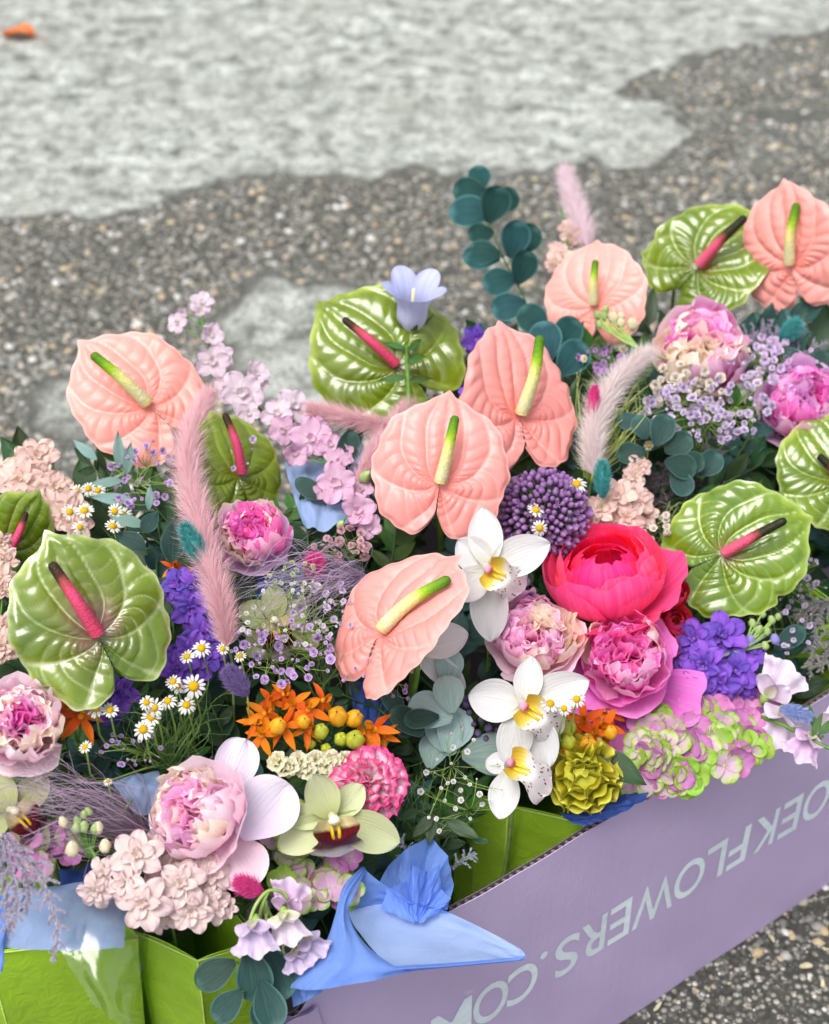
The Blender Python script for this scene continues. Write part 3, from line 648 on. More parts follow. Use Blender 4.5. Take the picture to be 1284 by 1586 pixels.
HA = np.array([0, .035, .12, .25, .38, .5, .62, .74, .84, .91, .96, 1.0]); HR = np.array([1.0, .975, .93, .865, .79, .735, .715, .72, .70, .63, .50, .30])
def spathe(L, mat, seed=0, wide=1.0, cup=.12, fold=0.0, wave=.03, lobes=.0, puck=1.0, rec=.08):
    nt, nr = 185, 46
    th = np.linspace(-math.pi * .992, math.pi * .992, nt)[:, None]; rho = np.linspace(.0, 1, nr)[None, :] ** .9
    a = np.abs(th); rr = np.interp(a / math.pi, HA, HR); k = np.hanning(9); k /= k.sum()
    rr = np.convolve(np.pad(rr[:, 0], 4, mode='edge'), k, 'valid')[:, None] + .07 * np.exp(-(th / .05) ** 2) + .016 * np.sin((7 + seed % 4) * th + seed) + .010 * np.sin((19 + seed % 5) * th + 2 * seed) - .05 * np.exp(-((th - (1.1 if seed % 2 else -1.4) - .2 * (seed % 3)) / .05) ** 2) * (seed % 3 == 0)
    sgn = np.sign(th); x0, y0 = rho * rr * np.sin(th), rho * rr * np.cos(th)
    jx = .02 * np.sin(5 * y0 + seed + 2 * sgn) + .012 * np.sin(11 * y0 + 7 * x0 + seed)
    ax, ay, bx, by = -x0 - jx, 1.14 - y0, -x0 - jx, -.035 - y0                  # main veins: arcs through base and apex
    da, db = np.hypot(ax, ay), np.hypot(bx, by); sig = np.arccos(np.clip((ax * bx + ay * by) / (da * db + 1e-9), -1, 1)); tau = np.log(da / (db + 1e-3))
    ph_ = (math.pi - sig) / (.50 + .03 * math.sin(seed)) + .10 * np.sin(1.7 * tau + seed + sgn); rib = np.abs(np.sin(math.pi * ph_ * .5 * 1.5))
    outer = sstep(.8, 1.9, math.pi - sig)
    q = np.abs(np.sin(math.pi * (tau * (2.2 + 1.6 * outer) + .3 * np.sin(2 * ph_ + seed) + .25 * sgn + .15 * np.sin(7 * x0 + 5 * y0 + seed))))
    env = sstep(.06, .34, rho) * (1 - .8 * sstep(.90, 1.0, rho)) * sstep(.02, .16, da)
    h = env * (.026 * rib ** .7 + (.006 + .012 * outer) * q ** .8 * rib ** .5) * puck
    vein = np.clip((1 - sstep(0, .22, rib)) * sstep(.02, .12, rho) * .9 + .9 * sstep(.965, .99, rho) + (.25 + .35 * outer) * (1 - sstep(0, .26, q)) * sstep(.15, .4, rho), 0, 1)
    x = rho * rr * np.sin(th) * wide; y = rho * rr * np.cos(th)
    z = h - cup * (x ** 2 + y ** 2) + fold * np.abs(x) + wave * np.sin(2 * th + seed) * rho ** 2.5 + .5 * wave * np.sin(5 * th + seed * 2) * rho ** 4 + lobes * np.clip(-y, 0, 1) ** 1.4 - rec * np.clip(y, 0, 1.2) ** 3
    P = np.stack([x, y, z + 0 * x], -1) * L
    UV = np.stack(np.broadcast_arrays(th / 6.2832 + .5, rho), -1)
    return make_mesh('spathe', P, grid_faces(nt, nr), mat, UV, attrs={'vein': vein})
def anthurium(label, base, apex, tip, lift, mat, smat, yaw=0, pit=0, wide=1.0, seed=0, spr=.075, splift=.55, group=None, stembow=0, stm=True, **kw):
    P = at(*base, lift); k = mpp(P); dx, dy = apex[0] - base[0], apex[1] - base[1]
    L = math.hypot(dx, dy) * k / max(math.cos(math.radians(pit)), .3); wide *= (1.0, .95, 1.05, .98)[seed % 4]
    M = frame(P, 0, 0, dx, dy, 1, yaw, pit)
    root = thing('anthurium', label, 'anthurium', P, group)
    kw['puck'] = kw.get('puck', 1.0) * (1.5 if mat is PINKSP else 1.15)
    put('spathe', spathe(L, mat, seed, wide, **kw), M, root)
    # spadix rises from the cleft
    Zw = np.array(M)[:3, 2]; tx, ty = tip[0] - base[0], tip[1] - base[1]; sl = math.hypot(tx, ty) * k
    A = P + Zw * .006; B = offs(P, tx, ty, sl * splift * .6); m1 = (A + B) / 2 + Zw * sl * .08
    n = 64; pa = spline([A, m1, B], n); t = np.linspace(0, 1, n); sg = 20
    rad = spr * L * (1 - .35 * t) * np.sqrt(np.clip((1.015 - t) / .06, 0, 1)).clip(0, 1)
    rad = np.maximum(rad, 1e-4); aa = np.arange(sg)
    rr = rad[:, None] * (1 + .07 * np.cos(np.pi * (aa[None, :] + np.arange(n)[:, None])) * (np.arange(n)[:, None] % 2 * 2 - 1) * np.cos(np.pi * np.arange(n)[:, None]) + .03 * np.sin(aa[None] * 2.4 + t[:, None] * 60))
    v, f, uv = tube(pa, rr, sg); part(root, 'spadix', v, f, smat, uv)
    if stm: stem(root, P - Zw * .002, STEMG, .0026, back=-Zw, bow=stembow)
    return root

# ---- peonies and roses
def peony(label, px, r_px, lift, outer, inner, a=0, b=.5, tau=115, wa=52, nout=9, nin=70, flare=.15, layers=2, seed=0, pick=None, ruffle=.04, inner_len=.95, inner_r=.75, group=None, extra=(), name='peony', cat='peony', spread=78):
    P = at(*px, lift); Rr = r_px * mpp(P); M = frame(P, a, b, 0, -1, 1) ; Z = np.array(M)[:3, 2]
    base = P - Z * Rr * .75; M = Matrix.Translation(Vector(base - P)) @ M
    root = thing(name, label, cat, base, group); rr = random.Random(seed)
    for l in range(layers):
        s = Rr * (1 - .13 * l)
        for i in range(nout // layers):
            n = nout // layers; az = 360 / n * (i + .5 * l) + rr.uniform(-10, 10)
            me = cup_petal_mesh(outer, tau - 26 * (l == 0) - 12 + rr.choice((-10, 0, 8)), wa, flare * (1.5 - .6 * l), ruffle, seed=i % 3)
            T = M @ Matrix.Rotation(math.radians(az), 4, 'Z') @ Matrix.Rotation(math.radians(rr.uniform(-7, 5)), 4, 'Y') @ Matrix.Scale(s * rr.uniform(.93, 1.05), 4)
            put('petal', me, T, root)
    for (az, op, sc) in extra:                     # wide open guard petals
        me = cup_petal_mesh(outer, 95, 46, .3, .06, seed=int(az) % 4)
        put('petal', me, M @ Matrix.Rotation(math.radians(az), 4, 'Z') @ Matrix.Rotation(math.radians(op), 4, 'Y') @ Matrix.Scale(Rr * sc, 4), root)
    for l, (sc, n, tu, w_) in enumerate(((.90, 9, 110, 33), (.80, 9, 122, 33), (.68, 8, 132, 34), (.54, 7, 142, 38))):   # ruffled ball of inner petals
        for i in range(n):
            az = 360 / n * (i + .37 * l) + rr.uniform(-12, 12); mt = pick(.95 - .2 * l, az % 360, rr) if pick else inner[rr.randrange(len(inner))]
            me = cup_petal_mesh(mt, tu + rr.choice((-14, 0, 10)), w_, .03, .075, nu=15, nv=12, seed=rr.randrange(5), notch=.11, name='inner_petal')
            put('inner_petal', me, M @ Matrix.Translation(Vector((0, 0, Rr * (.10 + .13 * l)))) @ Matrix.Rotation(math.radians(az), 4, 'Z') @ Matrix.Rotation(math.radians(rr.uniform(-10, 8)), 4, 'Y') @ Matrix.Rotation(math.radians(rr.uniform(-14, 14)), 4, 'X') @ Matrix.Scale(Rr * sc * rr.uniform(.9, 1.08), 4), root)
    nin = int(nin * .6)
    for k in range(nin):
        q = (k + .5) / nin; tl = 58 * math.sqrt(q); az = 137.5 * k + rr.uniform(-15, 15)
        mt = pick(q * .7, az % 360, rr) if pick else inner[rr.randrange(len(inner))]
        me = petal_mesh(mt, L=1.0, W=.62 + .14 * (k % 3), shape='strip', cup=.5, curl=-.18 - .1 * (k % 2), ruffle=.10, freq=6, nu=9, nv=9, seed=k % 5, serr=.05)
        ln = Rr * 1.0 * rr.uniform(.85, 1.12)
        T = M @ Matrix.Translation(Vector((0, 0, Rr * .62))) @ Matrix.Rotation(math.radians(az), 4, 'Z') @ Matrix.Rotation(math.radians(90 - tl), 4, 'X') @ Matrix.Rotation(math.radians(rr.uniform(-35, 35) + 180), 4, 'Y') @ Matrix.Scale(ln, 4)
        put('inner_petal', me, T, root)
    stem(root, base, STEMG, .003, back=-Z)
    v, f, uv = dome(Rr * .28, Rr * .12, 10, 4); part(root, 'calyx', v, f, STEMG, uv, M @ Matrix.Rotation(math.pi, 4, 'X') @ Matrix.Translation(Vector((0, 0, -.002))))
    return root
def cupped(label, px, r_px, lift, mats, a=0, b=.6, seed=0, rows=((6, 118, 62, .12), (6, 130, 60, .02), (6, 140, 58, -.05), (5, 150, 60, -.1)), shrink=.15, group=None, name='peony', cat='peony', sq=1.0, extra=()):
    P = at(*px, lift); Rr = r_px * mpp(P); M = frame(P, a, b); Z = np.array(M)[:3, 2]; base = P - Z * Rr * .9
    M = Matrix.Translation(Vector(base - P)) @ M @ Matrix.Diagonal((1, 1, sq, 1)); root = thing(name, label, cat, base, group); rr = random.Random(seed)
    for l, (n, tau, wa, fl) in enumerate(rows):
        for i in range(n):
            me = cup_petal_mesh(mats[min(l, len(mats) - 1)], tau + rr.choice((-6, 0, 6)), wa, fl, .025, seed=i % 4, notch=.07)
            T = M @ Matrix.Translation(Vector((0, 0, l * .03 * Rr))) @ Matrix.Rotation(math.radians(360 / n * (i + .5 * l) + rr.uniform(-9, 9)), 4, 'Z') @ Matrix.Rotation(math.radians(rr.uniform(-6, 6)), 4, 'Y') @ Matrix.Scale(Rr * (1 - shrink * l) * rr.uniform(.95, 1.05), 4)
            put('petal', me, T, root)
    for (az, op, sc) in extra:
        put('petal', cup_petal_mesh(mats[0], 95, 50, .3, .05, seed=int(az) % 4), M @ Matrix.Rotation(math.radians(az), 4, 'Z') @ Matrix.Rotation(math.radians(op), 4, 'Y') @ Matrix.Scale(Rr * sc, 4), root)
    stem(root, base, STEMG, .0025, back=-Z); return root

# ---- orchids
ORW = petal_mat('white_orchid_petal', [(0, '#d6d8bc'), (.3, '#e2e2de'), (1, '#e4e3e4')], streak=('#cfcfd2', .5), rough=.45, trans=.3, rnd=.03)
ORG = petal_mat('pale_green_orchid_petal', [(0, '#b5bd7c'), (.4, '#cdd3a0'), (1, '#d8dcb4')], streak=('#c3cb92', .35), rough=.45, trans=.3, rnd=.04)
ORD = petal_mat('muted_green_orchid_petal', [(0, '#a8ad72'), (1, '#c3c59a')], streak=('#99a266', .35), rough=.5, trans=.25, rnd=.05)
LIPW = petal_mat('speckled_orchid_lip', [(0, '#e3b62f'), (.28, '#f0d95f'), (.42, '#f5eee8'), (1, '#f3e4ea')], spot=('#7a1238', 11, .30), rough=.45, trans=.2, rnd=.02)
LIPR = petal_mat('wine_red_orchid_lip', [(0, '#ecd9a0'), (.22, '#e8d8a2'), (.32, '#5d0f1e'), (.72, '#571020'), (.86, '#f1e8dc'), (1, '#f6efe6')], rough=.4, trans=.15, rnd=.02)
COLP = petal_mat('pink_orchid_column', [(0, '#f1eddc'), (.55, '#efc9d4'), (1, '#c64a79')], rough=.45, trans=.1); COLY = petal_mat('cream_orchid_column', [(0, '#dfe0b5'), (1, '#f3ead2')], rough=.45, trans=.1)
RIDGE = plain('yellow_lip_ridge', '#e9c122', .5)
def orchid(label, px, lift, tepals, lip, tmat=ORW, lmat=LIPW, cmat=COLP, a=0, b=.1, group=None, stm=True, name='orchid'):
    """tepals: (dx,dy,width px, out tilt deg, curl)   lip: (dx,dy,width px)"""
    P = at(*px, lift); k = mpp(P); root = thing(name, label, 'orchid', P, group)
    for i, (dx, dy, w, tilt, curl) in enumerate(tepals):
        L = math.hypot(dx, dy) * k / math.cos(math.radians(tilt)); M = frame(P, a, b, dx, dy) @ Matrix.Translation(Vector((0, 0, -.002 - .0012 * (i % 3)))) @ Matrix.Rotation(math.radians(tilt), 4, 'X')
        g, UV = flat_petal(L, w * .92 * k / L, 'tepal', cup=.40, curl=curl, ruffle=.022, freq=4, nu=13, nv=17, seed=i)
        part(root, 'petal' if i else 'dorsal_petal', g, grid_faces(13, 17), tmat, UV, M)
    dx, dy, w = lip; L = math.hypot(dx, dy) * k * 1.85; W = w * k * 1.5; M = frame(P, a, b, dx, dy)
    u, v = np.meshgrid(np.linspace(-1, 1, 21), np.linspace(0, 1, 19), indexing='ij')
    pw = .55 + .25 * np.sin(np.pi * np.clip(v * 1.6, 0, 1)) + .40 * sstep(.5, .85, v); pw = pw * np.where(v > .9, np.sqrt(np.clip(1 - ((v - .9) / .12) ** 2, 0, 1)), 1)
    z = .85 * np.abs(u) ** 2 * (1 - sstep(.35, .75, v)) * W * .55 + W * (.30 - .75 * sstep(.55, 1, v) * v) + .10 * W * np.sin(9 * u + 2) * sstep(.55, .9, v) * np.abs(u) + .05 * W * np.sin(15 * v) * np.abs(u) ** 3
    g = np.stack([u * pw * W * .5, v * L * (1 - .12 * u ** 2), z], -1)
    lp = part(root, 'lip', g, grid_faces(21, 19), lmat, np.stack([u / 2 + .5, v], -1), M)
    for s in (-1, 1):
        vv, f, uv = tube(spline([(s * W * .05, L * .12, W * .36), (s * W * .06, L * .35, W * .38), (s * W * .05, L * .52, W * .26)], 9), W * .032, 7)
        part(lp, 'ridge', vv, f, RIDGE, uv, M)
    vv, f, uv = tube(spline([(0, -L * .08, 0), (0, -L * .03, W * .30), (0, L * .05, W * .52), (0, L * .16, W * .56)], 12), np.array([.07, .08, .08, .08, .08, .085, .09, .10, .105, .105, .085, .03]) * W, 10)
    part(root, 'column', vv, f, cmat, uv, M)
    if stm: stem(root, P - np.array(M)[:3, 2] * .004, STEML, .002, back=-np.array(M)[:3, 2])
    return root

# ---- little rosettes (stock, larkspur, hydrangea, milkweed)
def floret(root, M, size, mat, rings, shape='round', W=.85, cup=.25, curl=-.08, ruffle=.06, core=None, core_r=.14, nm='floret', seed=0, pn='petal', serr=0.0, freq=5):
    v, f, uv = dome(core_r, core_r * .8, 8, 4)
    key = ('core', nm, (core or mat).name, core_r)
    if key not in CACHE: CACHE[key] = make_mesh(nm, v, f, core or mat, uv)
    fl = put(nm, CACHE[key], M @ Matrix.Scale(size, 4), root); rr = random.Random(seed)
    for li, (n, tilt, s, phs) in enumerate(rings):
        for i in range(n):
            me = petal_mesh(mat, L=1.0, W=W, shape=shape, cup=cup, curl=curl, ruffle=ruffle, freq=freq, nu=7, nv=8, seed=(i + seed) % 4, serr=serr)
            put(pn, me, M @ Matrix.Translation(Vector((0, 0, size * .03 * li))) @ rotm(360 / n * i + phs + rr.uniform(-8, 8), tilt + rr.uniform(-8, 8), size * s * rr.uniform(.9, 1.08), twist=rr.uniform(-10, 10)), fl)
    return fl
def spike(name, label, cat, pts, fn, stem_pts, smat=STEMG, srad=.002, group=None):
    """pts: (px,py,lift,size px,a,b) florets along a stem"""
    P0 = at(*stem_pts[0][:2], stem_pts[0][2]); root = thing(name, label, cat, P0, group)
    g_ = random.Random(len(pts) * 7 + int(pts[0][0]))
    pts = list(pts) + [(q[0] + g_.uniform(-1, 1) * q[3] * .7, q[1] + g_.uniform(-1, 1) * q[3] * .7, q[2] - g_.uniform(.004, .010), q[3] * g_.uniform(.5, .72)) for q in pts]   # smaller half-hidden blossoms between
    for i, q in enumerate(pts):
        P = at(q[0], q[1], q[2]); fn(root, frame(P, q[4] if len(q) > 4 else R.uniform(-.5, .5), q[5] if len(q) > 5 else R.uniform(-.2, .6), R.uniform(-1, 1), -1), q[3] * mpp(P), i)
    sp = [at(*q) for q in stem_pts]; pa = spline(sp, 24); v, f, uv = tube(pa, np.linspace(srad * .7, srad, 24), 7); part(root, 'stem', v, f, smat, uv)
    m = MB()                                       # short stalks joining florets to the stem
    for q in pts:
        P = at(q[0], q[1], q[2]); j = np.argmin(np.linalg.norm(pa - P, axis=1)); T = at(q[0], q[1], q[2] - .008)
        v, f, uv = tube(spline([P, T, pa[min(j + 2, 23)]], 6), .0008, 5); m.add(v, f, uv)
    put('flower_stalks', m.mesh('flower_stalks', smat), I4, root)
    return root
def bud(root, P, r, mat, stretch=1.5, a=0, b=.8, nm='bud'):
    v, f, uv = ball(r * .78, stretch * 1.1, 12, 9); an_ = np.arctan2(v[:, 1], v[:, 0]); v = v * (1 + .09 * np.cos(4 * an_ + 2 * v[:, 2] / r))[:, None]; v[:, :2] *= (1 - .35 * np.clip(v[:, 2] / (r * stretch), 0, 1))[:, None]; return part(root, nm, v, f, mat, uv, frame(P, a, b))

# ---- furry things
def fur_mesh(path, rad, n, hl, mat, w=.00035, fwd=.8, core=.5, seed=0, nm='plume', droop=0.0, curl=.3):
    g = np.random.default_rng(seed); path = np.asarray(path); N = len(path); T = np.gradient(path, axis=0); T /= np.linalg.norm(T, axis=1)[:, None]
    t = g.random(n) * (N - 1.001); i = t.astype(int); fr = (t - i)[:, None]; B = path[i] * (1 - fr) + path[i + 1] * fr; Tt = T[i]
    rd = np.interp(t / (N - 1), np.linspace(0, 1, len(rad)), rad)
    D = g.normal(size=(n, 3)); D -= (D * Tt).sum(1)[:, None] * Tt; D /= np.linalg.norm(D, axis=1)[:, None]
    base = B + D * (rd * core)[:, None]; dr = D + Tt * (fwd * g.uniform(.6, 1.4, n))[:, None] + g.normal(size=(n, 3)) * .15; dr /= np.linalg.norm(dr, axis=1)[:, None]
    ln = hl * (.35 + .85 * g.random(n) ** 1.6) * (.35 + .65 * rd / rd.max())
    d2 = dr + Tt * curl + g.normal(size=(n, 3)) * .15; d2[:, 2] -= droop; d2 /= np.linalg.norm(d2, axis=1)[:, None]
    mid = base + dr * (ln * .55)[:, None]; tip = mid + d2 * (ln * .5)[:, None]
    S = np.cross(dr, g.normal(size=(n, 3))); S /= np.linalg.norm(S, axis=1)[:, None]; S *= w
    V = np.stack([base - S, base + S, mid - S * .7, mid + S * .7, tip], 1).reshape(-1, 3); o = 5 * np.arange(n)[:, None]
    F = np.concatenate([o + [0, 1, 2], o + [1, 3, 2], o + [2, 3, 4]], 0)
    uvb = np.tile(np.array([[0, 0], [1, 0], [0, .5], [1, .5], [.5, 1]]), (n, 1))
    cv, cf, cuv = tube(path, np.interp(np.linspace(0, 1, N), np.linspace(0, 1, len(rad)), rad) * core * .95, 8)
    V = np.concatenate([V, cv]); F = F.tolist() + [[int(a) + 5 * n for a in q] for q in cf]; uvb = np.concatenate([uvb, cuv])
    return make_mesh(nm, V, F, mat, uvb)
def bunny_tail(label, c, d, lift, rpx, mat, seed=0, hl=.35):
    """c centre px, d half-length vector in px towards the tip"""
    P = at(*c, lift); k = mpp(P); A, B = offs(P, -d[0], -d[1], -.002), offs(P, d[0], d[1], .004); pa = spline([A, (A + B) / 2, B], 14); r = rpx * k
    root = thing('bunny_tail_grass', label, 'dried grass', A, 'dyed bunny tail grass heads')
    put('seed_head', fur_mesh(pa, np.array([.35, .85, 1, 1, .9, .7, .25]) * r, 1500, r * (.9 + hl), mat, .00028, 1.3, .72, seed, 'seed_head'), I4, root)
    e = A + (A - B) * 1.2 + np.array([0, .02, -.09]); stem(root, A, STEML, .0007, end=e, n=10); return root
def plume(label, pts, rpx, mat, n=6000, hl=1.0, seed=0, group='dyed pampas plumes', fwd=.95, taper=None, tailend=None, w=.00017):
    pp = [at(*q) for q in pts]; pa = spline(pp, 40); k = mpp(pp[0]); r = rpx * k
    root = thing('pampas_plume', label, 'dried grass', pp[0], group)
    put('plume', fur_mesh(pa, (np.array([.55, .8, .95, 1, 1, .95, .85, .65, .3]) if taper is None else np.array(taper)) * r * .8 * (1 + .12 * np.sin(np.arange(9) * 2.3 + seed)), int(n * 1.4), r * 2.1 * hl, mat, w, fwd, .07, seed, 'plume'), I4, root)
    stem(root, pp[0], STEML, .0011, n=10, end=tailend); return root
def wisps(label, base, tips, n, mat, seed=0, name='feather_grass', group=None, w=.0003):
    """long fine strands fanning from base towards tips"""
    g = np.random.default_rng(seed); B = at(*base); root = thing(name, label, 'dried grass', B, group); m = MB()
    V, F, UV = [], [], []; o = 0
    for k in range(n):
        q = g.random() * (len(tips) - 1.001); i = int(q); f = q - i; tp = [tips[i][j] * (1 - f) + tips[i + 1][j] * f for j in range(3)]
        ln = g.uniform(.45, 1.05); E = at(tp[0] + g.normal() * 9, tp[1] + g.normal() * 9, tp[2] + g.normal() * .008); E = B + (E - B) * ln
        Md = (B + E) / 2 + g.normal(size=3) * .012 + np.array([0, 0, .012]); pa = spline([B + g.normal(size=3) * .003, Md, E, E + (E - Md) * .3 + g.normal(size=3) * .01 - np.array([0, 0, .006])], 12)
        S = unit(np.cross(E - B, g.normal(size=3))) * w; t = np.linspace(1, .3, 12)[:, None]
        G = np.stack([pa - S * t, pa + S * t], 1); m.grid(G, np.stack(np.meshgrid(np.linspace(0, 1, 12), [0, 1], indexing='ij')[::-1], -1))
    o = put('strands', m.mesh('strands', mat), I4, root); stem(root, B, STEML, .0012); return root
def frond(label, stems, mat, hl=7, n=900, seed=0, name='asparagus_fern', cat='fern', group=None, side=0, smat=None, w=.00045):
    """feathery sprays: every path carries short needles; side adds side branchlets"""
    root = thing(name, label, cat, at(*stems[0][0]), group); rr = random.Random(seed)
    for si, pts in enumerate(stems):
        pp = [at(*q) for q in pts]; pa = spline(pp, 24); k = mpp(pp[0]); me = fur_mesh(pa, np.linspace(1, .5, 6) * hl * k * .5, n, hl * k, mat, w, .8, .12, seed + si, 'frond'); fo = put('frond', me, I4, root)
        for j in range(side):
            i = int(4 + 18 * j / side); Tn = unit(pa[i] - pa[i - 2]); sd_ = unit(np.cross(Tn, unit(CAM - pa[i]))) * (1 if j % 2 else -1)
            ln = hl * k * 3.2 * (1 - .6 * j / side); e = pa[i] + (sd_ * .75 + Tn * .75) * ln; q = spline([pa[i], (pa[i] + e) / 2 + Tn * ln * .05, e - np.array([0, 0, .2 * ln])], 10)
            put('branchlet', fur_mesh(q, np.linspace(1, .4, 5) * hl * k * .35, max(n // 4, 60), hl * k * .6, mat, w, .9, .12, seed + j, 'branchlet'), I4, fo)
    return root

# ---- small daisies, baby's breath, foliage
DAISYP = petal_mat('white_daisy_ray', '#f3f1e8', rough=.6, trans=.25, rnd=.03); DAISYC = plain('yellow_daisy_disc', '#e6b412', .8, 0, .2, .25, 900, .002)
def ring_mesh(n, L, W, r0, mat, droop=.1, nm='ray_petals', seed=0):
    m = MB(); g = random.Random(seed)
    for i in range(n):
        P, UV = flat_petal(L * g.uniform(.88, 1.08), W, 'blunt', .1, -droop + g.uniform(-.15, .1), .03, nu=4, nv=6, seed=i); P = P + np.array([0, r0, 0])
        a = 2 * math.pi * i / n + g.uniform(-.1, .1); c, s = math.cos(a), math.sin(a); Q = P.copy(); Q[..., 0] = P[..., 0] * c - P[..., 1] * s; Q[..., 1] = P[..., 0] * s + P[..., 1] * c; m.grid(Q, UV)
    return m.mesh(nm, mat)
DAISY = [ring_mesh(13, .62, .42, .34, DAISYP, d, seed=i) for i, d in enumerate((.05, .3, .55))]
dv, df, duv = dome(.40, .36, 14, 7, .02); DISC = make_mesh('disc', dv, df, DAISYC, duv)
def chamomile(label, px, d_px, lift, a=0, b=.4, var=0, to=None, group='chamomile daisies'):
    P = at(*px, lift); M = frame(P, a, b); s = d_px / 2 * mpp(P); root = thing('chamomile', label, 'daisy', P, group)
    put('ray_petals', DAISY[var % 3], M @ Matrix.Scale(s, 4), root); put('disc', DISC, M @ Matrix.Scale(s, 4), root)
    e = at(to[0], to[1], -.05) if to else P + np.array([R.uniform(-.02, .02), .02, -.10])
    stem(root, P - np.array(M)[:3, 2] * .001, STEML, .00075, end=e, n=10, bow=.004); return root
GYPL = petal_mat('lilac_gypsophila', '#cbaede', rough=.7, trans=.25, rnd=.1); GYPP = petal_mat('pale_lilac_gypsophila', '#dcc9e6', rough=.7, trans=.25, rnd=.1); GYPW = petal_mat('white_gypsophila', '#ecebe6', rough=.7, trans=.25, rnd=.05)
def gyp(label, c, rx, ry, n, d_px, mat, lift=.02, seed=0, base=None, dens=1.0, smat=STEML, group='baby breath sprays', var=.6):
    g = np.random.default_rng(seed); P = at(*c, lift); k = mpp(P); root = thing('baby_breath', label, "baby's breath", P, group); st, bl, bu = MB(), MB(), MB()
    B = at(base[0], base[1], -.06) if base else at(c[0], c[1] + ry * .4, -.07)
    nodes = [at(c[0] + g.normal() * rx * .45, c[1] + g.normal() * ry * .4, lift - .035 + g.normal() * .008) for _ in range(max(4, n // 9))]
    for q in nodes:
        v, f, uv = tube(spline([B, (B + q) / 2 + g.normal(size=3) * .006, q], 8), .00055, 4); st.add(v, f, uv)
    for i in range(n):
        aa, rr_ = g.random() * 6.283, math.sqrt(g.random()); T = at(c[0] + rx * rr_ * math.cos(aa), c[1] + ry * rr_ * math.sin(aa), lift + g.normal() * .008)
        q = min(nodes, key=lambda z: np.linalg.norm(z - T) * g.uniform(.7, 1.3)); v, f, uv = tube(spline([q, (q + T) / 2 + g.normal(size=3) * .003, T], 5), .00032, 3); st.add(v, f, uv)
        s = d_px * k * .5 * g.uniform(1 - var, 1.15); M = frame(T, g.normal() * .5, g.normal() * .4 + .3, g.normal(), -1)
        if g.random() < .22: v, f, uv = ball(s * .45, 1.1, 6, 5); bu.add(v + T, f, uv); continue
        for rg, (m_, tl, sc) in enumerate(((5, 12, 1.0), (5, 45, .8), (4, 70, .55))):
            Pt, UV = flat_petal(1, .95, 'heart', .3, .1, .12, nu=4, nv=3, seed=i)
            for j in range(m_): bl.grid(xf(M @ rotm(360 / m_ * j + 33 * rg, tl, s * sc), Pt), UV)
    put('stems', st.mesh('stems', smat), I4, root); o = put('blossoms', bl.mesh('blossoms', mat), I4, root); o['kind'] = 'stuff'
    if bu.n: put('buds', bu.mesh('buds', mat), I4, root)['kind'] = 'stuff'
    return root
def leaf_spray(label, pts, leaves, mat, name='eucalyptus_sprig', cat='eucalyptus', group=None, smat=STEMD, shape='round', W=.9, srad=.0013, cup=.15):
    """leaves: (px,py,lift,len px,dx,dy,a,b): base point of leaf and picture direction"""
    pp = [at(*q) for q in pts]; root = thing(name, label, cat, pp[0], group); pa = spline(pp, 20); v, f, uv = tube(pa, np.linspace(srad, srad * .6, 20), 6); sm = MB(); sm.add(v, f, uv)
    for i, q in enumerate(leaves):
        P = at(*q[:3]); me = petal_mesh(mat, L=1.0, W=W, shape=shape, cup=cup, curl=-.06 + .05 * (i % 3), ruffle=.025, freq=3, nu=9, nv=11, seed=i % 3)
        put('leaf', me, frame(P, q[6] if len(q) > 6 else R.uniform(-.5, .5), q[7] if len(q) > 7 else R.uniform(-.3, .5), q[4], q[5]) @ Matrix.Scale(q[3] * mpp(P), 4), root)
        j = np.argmin(np.linalg.norm(pa - P, axis=1)); v, f, uv = tube(spline([pa[j], P], 4), .0006, 5); sm.add(v, f, uv)
    put('stem', sm.mesh('stem', smat), I4, root); return root
def auto_sprig(label, px, ang, lift, length, nleaf, mat, lpx, W=.42, seed=0, group='leafy fillers', shape='point', name='leaf_sprig', cat='foliage'):
    rr = random.Random(seed); ca, sa = math.cos(math.radians(ang)), math.sin(math.radians(ang)); A = (px[0] - ca * length / 2, px[1] + sa * length / 2); pts = [(A[0], A[1], lift - .03), (px[0], px[1], lift), (px[0] + ca * length / 2, px[1] - sa * length / 2, lift + .008)]
    lv = []
    for i in range(nleaf):
        t = (i + .7) / nleaf; s = 1 if i % 2 else -1; an = math.radians(ang + s * rr.uniform(28, 62)) if i < nleaf - 1 else math.radians(ang)
        lv.append((A[0] + ca * length * t, A[1] - sa * length * t, lift - .03 * (1 - t) + rr.uniform(-.004, .006), lpx * rr.uniform(.75, 1.1) * (1.05 - .3 * t), math.cos(an), -math.sin(an), rr.uniform(-.8, .8), rr.uniform(-.3, .9)))
    return leaf_spray(label, pts, lv, mat, name, cat, group, STEMD, shape, W, .0012, .2)
# ------------------------------------------------------------------ anthuriums
GA = 'anthuriums among the bouquets'
anthurium('salmon pink anthurium standing apart above the pale pink larkspur end', (228, 627), (146, 516), (155, 541), .055, PINKSP, SPAD_P, yaw=12, pit=-8, seed=1, cup=.10, wave=.04, group=GA)
anthurium('salmon pink anthurium facing front at the centre, above the pointed folded one', (681, 747), (697, 612), (704, 645), .075, PINKSP, SPAD_P, yaw=4, pit=0, seed=2, cup=.16, wave=.02, group=GA)
anthurium('salmon pink anthurium with split curled lobes behind the purple allium', (802, 642), (787, 500), (830, 521), .055, PINKSP, SPAD_P, yaw=34, pit=-4, seed=3, cup=.10, fold=.10, wave=.07, lobes=.18, group=GA)
anthurium('narrow folded salmon anthurium turned sideways beside the upper white orchid', (597, 980), (694, 853), (697, 899), .070, PINKSP, SPAD_P, yaw=-52, pit=0, wide=1.0, seed=4, cup=.16, fold=.12, wave=.05, lobes=-.1, rec=.0, group=GA)
